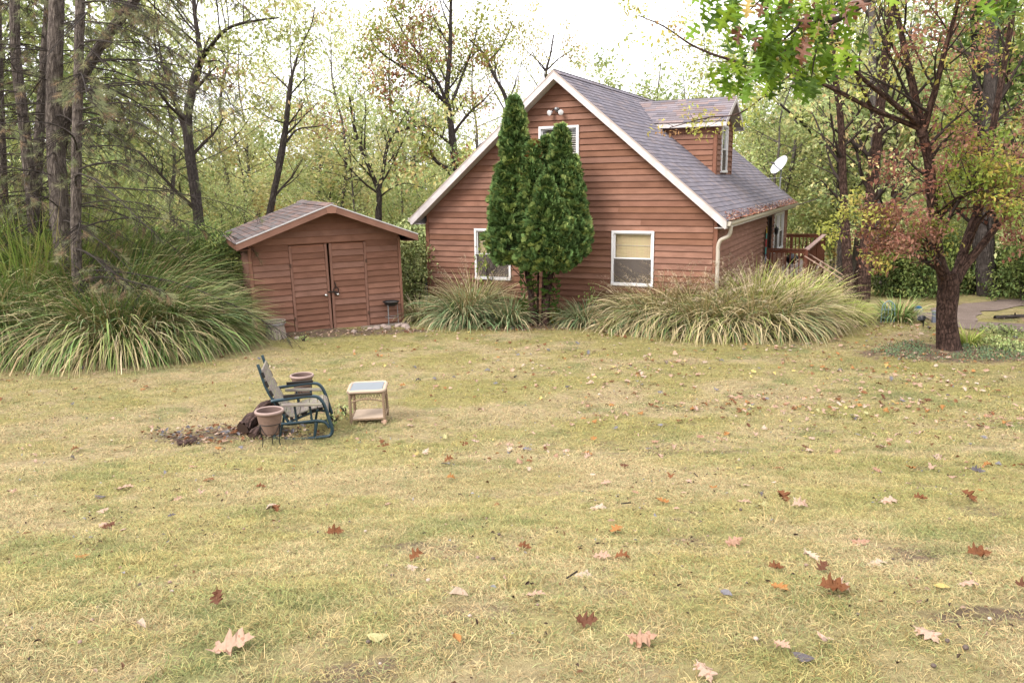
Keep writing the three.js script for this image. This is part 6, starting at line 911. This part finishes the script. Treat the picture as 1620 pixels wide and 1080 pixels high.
{
  const [x, z] = [-1.84,-9.68], t = thing('side_table', 'small tan wicker side table with frosted glass top', 'table', [x, H(x, z), z], 0.06); t.rotation.order = 'YXZ'; t.rotation.z = 0.02; t.rotation.x = 0.045;
  const wick = std([0.36, 0.255, 0.17], { roughness: 0.75, map: rep(dataTex(64, 64, (u, v) => { const k = ((Math.floor(u * 8) + Math.floor(v * 16)) % 2 ? 0.75 : 1) * (0.85 + 0.3 * hsh(u * 64, v * 64)); return [k, k, k]; }), 4, 4) }), pale = std([0.5, 0.39, 0.3], { roughness: 0.7 });
  const w = 0.21, d = 0.18, h = 0.45;
  for (const sx of [-1, 1]) for (const sz of [-1, 1]) part('leg', pipe([[sx * w, 0, sz * d], [sx * w, 0.2, sz * d], [sx * (w - 0.004), h - 0.02, sz * (d - 0.004)]], 0.019, 8, 10), wick, t);
  const rr = 0.03, top = pipe([[-w, h, d + 0.012], [0, h, d + 0.012], [w - rr, h, d + 0.012], [w + 0.008, h, d - rr + 0.012], [w + 0.012, h, 0], [w + 0.008, h, -d + rr], [w - rr, h, -d - 0.012], [0, h, -d - 0.012], [-w + rr, h, -d - 0.012], [-w - 0.008, h, -d + rr], [-w - 0.012, h, 0], [-w - 0.008, h, d - rr + 0.012], [-w, h, d + 0.012]], 0.024, 90, 10); part('top_rim', top, pale, t);
  part('glass_top', box(w * 2 - 0.02, 0.006, d * 2 - 0.02, [0, h + 0.012, 0]), std([0.2, 0.225, 0.25], { roughness: 0.4, specularIntensity: 0.35 }), t);
  part('shelf', box(w * 2 - 0.03, 0.016, d * 2 + 0.01, [0, 0.09, 0]), pale, t); part('shelf_rim', merge([box(w * 2, 0.024, 0.02, [0, 0.085, d]), box(w * 2, 0.024, 0.02, [0, 0.085, -d]), box(0.02, 0.024, d * 2, [w, 0.085, 0]), box(0.02, 0.024, d * 2, [-w, 0.085, 0])]), wick, t);
  const lat = (ax, o) => { const L = (ax ? d : w) - 0.02, P = (u, v) => ax ? [o, v, u] : [u, v, o], l = []; for (let u = -L; u < L - 0.03; u += 0.034) { l.push(rod(P(u, 0.422), P(u + 0.034, 0.355), 0.0035, 4), rod(P(u + 0.034, 0.422), P(u, 0.355), 0.0035, 4)); } part('lattice', merge(l), wick, t); part('arched_apron', pipe(Array.from({ length: 9 }, (_, i) => { const u = -L + 2 * L * i / 8; return P(u, 0.35 - 0.035 * (u / L) ** 2); }), 0.011, 20, 6), wick, t); part('apron_rail', rod(P(-L, 0.425), P(L, 0.425), 0.01), wick, t); };
  lat(0, d); lat(0, -d); lat(1, w); lat(1, -w);
}
{
  const bark = barkMat([0.03, 0.02, 0.018], [0.16, 0.1, 0.085], 43, 14, 0.03), endW = std([0.07, 0.045, 0.035]);
  const log = (label, a, b, r0, seed) => { const A = V(...a), B = V(...b), g = thing('log', label, 'log', [A.x, A.y, A.z]), d = B.clone().sub(A), pts = Array.from({ length: 12 }, (_, i) => d.clone().multiplyScalar(i / 11).add(V(0, 0.01 * Math.sin(i * 1.3 + seed), 0))); part('bark', tube(pts, () => r0, 14, 0.22, seed), bark, g); for (const e of [0, 11]) part('cut_end', new THREE.CircleGeometry(r0 * 0.97, 14).applyQuaternion(new THREE.Quaternion().setFromUnitVectors(V(0, 0, 1), d.clone().normalize().multiplyScalar(e ? 1 : -1))).translate(pts[e].x, pts[e].y, pts[e].z), endW, g); };
  const g = p => { const [x, z] = p; return [x, H(x, z), z]; }, up = (p, y) => [p[0], p[1] + y, p[2]];
  log('thick rotting log leaning behind the pot and glider', up(g([-3.20,-8.88]), 0.08), up(g([-3.00,-9.34]), 0.3), 0.085, 3);
  log('thinner charred log lying beside the thick log', up(g([-3.01,-8.62]), 0.05), up(g([-2.88,-9.00]), 0.17), 0.055, 5);
  log('flat strip of bark on the burnt patch', up(g([-3.74,-8.34]), 0.03), up(g([-3.58,-8.46]), 0.03), 0.035, 7);
}
// ---------- by the shed ----------
{
  const [x, z] = [-5.07,-16.54], b = thing('pail', 'weathered grey wooden pail standing at the left of the shed doors', 'pail', [x, H(x, z) - 0.02, z], 0.3), wood = std([1.4, 1.35, 1.35], { map: rep(greyWoodTex, 1, 3), roughness: 0.9 }); b.rotation.z = 0.03;
  for (let i = 0; i < 16; i++) { const a = i / 16 * 6.283, g = box(0.40, 0.075, 0.016, [0, 0, 0]); g.rotateZ(Math.PI / 2); g.rotateX(-0.13); g.translate(0, 0.2, 0.195); g.rotateY(a); part('stave', g, wood, b); }
  part('hoop', merge([new THREE.TorusGeometry(0.222, 0.008, 6, 40).rotateX(Math.PI / 2).translate(0, 0.345, 0), new THREE.TorusGeometry(0.2, 0.006, 6, 40).rotateX(Math.PI / 2).translate(0, 0.31, 0)]), metalGrey, b); part('bottom', lathe([[0.001, 0.02], [0.165, 0.02]], 24), wood, b);
  part('rim', new THREE.TorusGeometry(0.222, 0.012, 8, 40).rotateX(Math.PI / 2).translate(0, 0.4, 0), wood, b);
  const [x2, z2] = [-2.80,-18.04], s = thing('bowl_stand', 'black metal bowl on a thin tripod stand before the shed wall', 'bowl', [x2, H(x2, z2), z2], 0.4);
  part('bowl', lathe([[0.001, 0.46], [0.1, 0.465], [0.15, 0.5], [0.175, 0.55], [0.2, 0.56], [0.198, 0.57], [0.17, 0.56], [0.14, 0.52], [0.09, 0.485], [0.001, 0.48]], 32), blackMetal, s); part('water', lathe([[0.001, 0.545], [0.15, 0.545]], 24), std([0.2, 0.19, 0.18], { roughness: 0.05 }), s);
  for (let k = 0; k < 3; k++) { const a = k * 2.09 + 0.3; part('leg', rod([Math.cos(a) * 0.14, 0.5, Math.sin(a) * 0.14], [Math.cos(a) * 0.15, -0.02, Math.sin(a) * 0.15], 0.007), metalGrey, s); } part('tie_ring', new THREE.TorusGeometry(0.146, 0.005, 5, 24).rotateX(Math.PI / 2).translate(0, 0.2, 0), metalGrey, s);
  const r = RNG(950), rs = [[-3.08, -17.56], [-2.96, -17.8], [-2.83, -17.54], [-2.63, -17.86], [-2.55, -17.94], [-2.46, -17.76], [-3.51, -17.1], [-3.22, -17.48], [-2.36, -17.5], [-4.59, -16.42]];
  rs.forEach(([x, z], i) => { const g = new THREE.IcosahedronGeometry(0.05 + 0.04 * r(), 2), a = g.attributes.position; for (let k = 0; k < a.count; k++) { const m = 0.75 + 0.5 * noise(a.getX(k) * 30 + i * 5, a.getY(k) * 30 + a.getZ(k) * 21, i); a.setXYZ(k, a.getX(k) * m * 1.25, a.getY(k) * m * 0.7, a.getZ(k) * m); } g.computeVertexNormals(); const m = part(numbered('stone'), g, [std([0.36, 0.29, 0.26], { map: concreteTex }), std([0.46, 0.37, 0.34], { map: concreteTex })][i % 2], scene); m.position.set(x, H(x, z) + 0.02, z); m.rotation.y = r() * 6; tag(m, 'pinkish rubble stone at the foot of the shed front', 'stone', 'rubble stones along the shed front'); });
  const q = house.localToWorld(V(-0.22, 0, -0.5)), br = thing('rain_barrel', 'blue plastic barrel peeking out behind the house corner', 'barrel', [q.x, H(q.x, q.z), q.z]); part('barrel_body', lathe([[0.001, 0], [0.14, 0], [0.17, 0.05], [0.19, 0.35], [0.19, 0.6], [0.17, 0.9], [0.14, 0.94], [0.001, 0.95]], 28), std([0.03, 0.06, 0.28], { roughness: 0.5 }), br); part('barrel_rib', new THREE.TorusGeometry(0.192, 0.012, 6, 30).rotateX(Math.PI / 2).translate(0, 0.48, 0), std([0.03, 0.06, 0.26], { roughness: 0.5 }), br);
}
// ---------- small garden things at the edge of the wood ----------
{
  const put = ([x, z], f) => f([x, H(x, z), z]);
  put([9.30,-17.66], p => { const s = thing('yard_sign', 'small round topped blue and white yard sign on a white post', 'sign', p, -0.35); s.scale.setScalar(0.6); const o = new THREE.Shape(); o.moveTo(-0.15, 0); o.lineTo(0.15, 0); o.lineTo(0.15, 0.08); o.absarc(0, 0.08, 0.15, 0, Math.PI, false); o.lineTo(-0.15, 0); part('sign_plate', new THREE.ExtrudeGeometry(o, { depth: 0.012, bevelEnabled: false, curveSegments: 20 }).translate(0, 0.36, 0), whitePaint, s); const b = new THREE.Shape(); b.moveTo(-0.14, 0.1); b.lineTo(0.14, 0.1); b.absarc(0, 0.085, 0.14, 0.1, Math.PI - 0.1, false); part('blue_field', new THREE.ExtrudeGeometry(b, { depth: 0.003, bevelEnabled: false, curveSegments: 20 }).translate(0, 0.362, 0.0125), std([0.05, 0.22, 0.5]), s); part('red_line', box(0.22, 0.018, 0.004, [0, 0.41, 0.014], null, 0.001), std([0.4, 0.2, 0.2]), s); part('sign_post', box(0.03, 0.4, 0.02, [0, 0.18, -0.012]), whitePaint, s); });
  put([8.44,-17.30], p => { const s = thing('garden_trellis', 'small arched teal wire trellis beside the pale trunk', 'trellis', p, -0.2), m = std([0.17, 0.27, 0.28], { roughness: 0.5 }); s.scale.setScalar(0.8); part('arch', pipe([[-0.17, -0.05, 0], [-0.17, 0.35, 0], [-0.14, 0.52, 0], [0, 0.62, 0], [0.14, 0.52, 0], [0.17, 0.35, 0], [0.17, -0.05, 0]], 0.014, 40, 8), m, s); for (const x of [-0.09, 0, 0.09]) part('bar', rod([x, 0, 0], [x, x ? 0.58 : 0.62, 0], 0.009), m, s); for (const y of [0.15, 0.38]) part('cross_bar', rod([-0.17, y, 0.01], [0.17, y, 0.01], 0.008), m, s); });
  put([8.92,-16.68], p => { const s = thing('path_light', 'little black hooded path light in the border', 'light', p, 0.5); part('stake', rod([0, -0.05, 0], [0, 0.14, 0], 0.012), blackMetal, s); part('hood', lathe([[0.02, 0], [0.09, 0.11], [0.08, 0.13], [0.015, 0.05]], 16).rotateZ(0.5).translate(-0.02, 0.12, 0), blackMetal, s); });
  put([9.53,-17.38], p => { const s = thing('marker_post', 'short blue grey marker post in the border', 'post', p); part('post_body', box(0.09, 0.26, 0.07, [0, 0.11, 0]), std([0.2, 0.22, 0.28]), s); part('post_cap', box(0.11, 0.03, 0.09, [0, 0.255, 0]), std([0.24, 0.26, 0.32]), s); });
  put([11.49,-17.74], p => { const g = thing('log', 'fallen dark log lying past the end of the gravel path', 'log', p, 0.1); part('bark', tube(curve([V(-0.4, 0.04, 0), V(0.3, 0.05, 0), V(1.0, 0.05, 0.1)], 14), () => 0.045, 12, 0.2, 4), barkGrey, g); part('branch_stub', rod([0.1, 0.08, 0], [0.05, 0.14, 0.05], 0.015), barkGrey, g); });
}
// ---------- oak bough overhead ----------
{
  const base = [4.9, -1.6], o = thing('pin_oak', 'oak at the lawn edge whose green lobed leaves hang overhead', 'tree', onG(base, -0.1)), b = o.position, L = p => V(p[0] - b.x, p[1] - b.y, p[2] - b.z), r = RNG(971);
  part('trunk', tube(curve([V(0, -0.1, 0), V(0.05, 1.5, -0.1), V(-0.05, 3.2, -0.3), V(-0.2, 5.5, -0.5), V(-0.1, 8, -0.4)], 24), t => 0.22 - 0.11 * t + 0.08 * Math.exp(-t * 14), 16, 0.1, 6), barkGrey, o);
  const limb = [V(-0.15, 4.6, -0.45), L([3.6, 5.55, -3.4]), L([2.20,4.54,-4.60]), L([1.90,4.30,-4.50]), L([1.70,4.20,-4.40]), L([1.56,4.19,-4.40]), L([1.47,4.12,-4.40])];
  const br = [[limb, 0.035, 0.006], [[L([1.70,4.20,-4.40]), L([1.55,4.21,-4.35]), L([1.48,4.11,-4.30]), L([1.42,4.00,-4.30])], 0.008, 0.004], [[L([1.78,4.23,-4.45]), L([1.67,4.15,-4.40]), L([1.62,4.02,-4.35]), L([1.61,3.92,-4.35])], 0.008, 0.003], [[L([2.20,4.54,-4.60]), L([1.64,4.56,-4.40]), L([1.25,4.45,-4.30]), L([1.06,4.33,-4.30])], 0.012, 0.004], [[L([2.20,4.54,-4.60]), L([2.43,4.48,-4.50]), L([2.56,4.30,-4.40])], 0.012, 0.004], [[L([1.90,4.30,-4.50]), L([1.78,4.37,-4.40]), L([1.39,4.35,-4.30]), L([1.23,4.23,-4.30])], 0.01, 0.003]];
  for (const [p, a, c] of br) part('branch', tube(curve(p, 18), t => lerp(a, c, t), 7, 0.05, 2), twigMat, o);
  for (let i = 0; i < 6; i++) { const a = i * 1.05, h = 4.4 + i * 0.55, e = V(Math.cos(a + 0.6) * 2.6, h + 1.2, Math.sin(a + 0.6) * 2.2 + 0.8); part('limb', tube(curve([V(-0.1, h, -0.4), V(e.x * 0.5, h + 0.7, e.z * 0.5), e], 10), t => 0.06 - 0.045 * t, 7, 0.08, i), barkGrey, o); }
  const green = [[0.13, 0.24, 0.015], [0.18, 0.31, 0.02], [0.27, 0.4, 0.03], [0.08, 0.15, 0.015]].map(c => new THREE.MeshPhysicalMaterial({ color: new THREE.Color().setRGB(...c), roughness: 0.65, specularIntensity: 0.3, transmission: 0.35, thickness: 0, side: THREE.DoubleSide })), turned = [[0.4, 0.12, 0.04], [0.5, 0.33, 0.05], [0.26, 0.1, 0.05]].map(c => new THREE.MeshPhysicalMaterial({ color: new THREE.Color().setRGB(...c), roughness: 0.5, transmission: 0.4, thickness: 0, side: THREE.DoubleSide }));
  const leaf = (p, s, dir, mat) => { const m = part('leaf', pinGeos[Math.floor(r() * 5)], mat, o); m.position.copy(p); m.scale.setScalar(s); m.quaternion.setFromUnitVectors(V(0, 0, 1), dir).multiply(new THREE.Quaternion().setFromAxisAngle(V(0, 0, 1), (r() - 0.5) * 2.2)); return m; };
  // leaf clusters: place, spread, count
  for (const [c, sx, sy, n, q] of [[[1.37,4.04,-4.35], 0.17, 0.14, 46, 0], [[1.45,4.16,-4.35], 0.16, 0.13, 38, 0.25], [[1.29,3.94,-4.35], 0.09, 0.08, 18, 0], [[1.63,4.12,-4.40], 0.12, 0.12, 24, 0.2], [[1.63,3.92,-4.35], 0.07, 0.09, 12, 0], [[1.51,4.03,-4.30], 0.05, 0.08, 8, 0.7], [[1.07,4.26,-4.30], 0.11, 0.08, 16, 0], [[1.42,4.29,-4.35], 0.2, 0.08, 26, 0.2], [[1.80,4.29,-4.50], 0.14, 0.07, 16, 0.3], [[2.55,4.25,-4.40], 0.08, 0.07, 9, 0], [[1.72,4.02,-4.35], 0.06, 0.06, 8, 0]]) for (let i = 0; i < n; i++) { const p = L(c).add(V((r() + r() - 1) * sx * 1.7, (r() + r() - 1) * sy * 1.7, (r() - 0.5) * 0.5)); leaf(p, 0.1 + 0.045 * r(), V((r() - 0.6) * 1.2, -0.75 - 0.5 * r(), (r() - 0.5) * 1.2).normalize(), r() < q ? turned[Math.floor(r() * 3)] : green[Math.floor(r() * 4)]); }
  const up = []; for (let i = 0; i < 900; i++) { const a = r() * 6.283, q = Math.sqrt(r()) * 2.7; up.push({ p: V(Math.cos(a) * q, 5.6 + 3.4 * r() - q * 0.2, Math.sin(a) * q + 0.9), s: 0.9 + 0.5 * r(), c: [0.12 + 0.06 * r(), 0.22 + 0.06 * r(), 0.04] }); } instanced('crown', CL_MID, leafGlow, up, o, 'stuff');
}

// the colours above are relative to a bright paper white; bring them all to true reflectance
const done = new Set([glass]);
scene.traverse(o => { if (o.isMesh) { o.castShadow = o.receiveShadow = true; if (!done.has(o.material)) { done.add(o.material); o.material.color.multiplyScalar(o.material === leafGlow ? 0.9 : o.material === bladeMat ? 0.78 : 0.68); } } });
renderer.render(scene, camera);
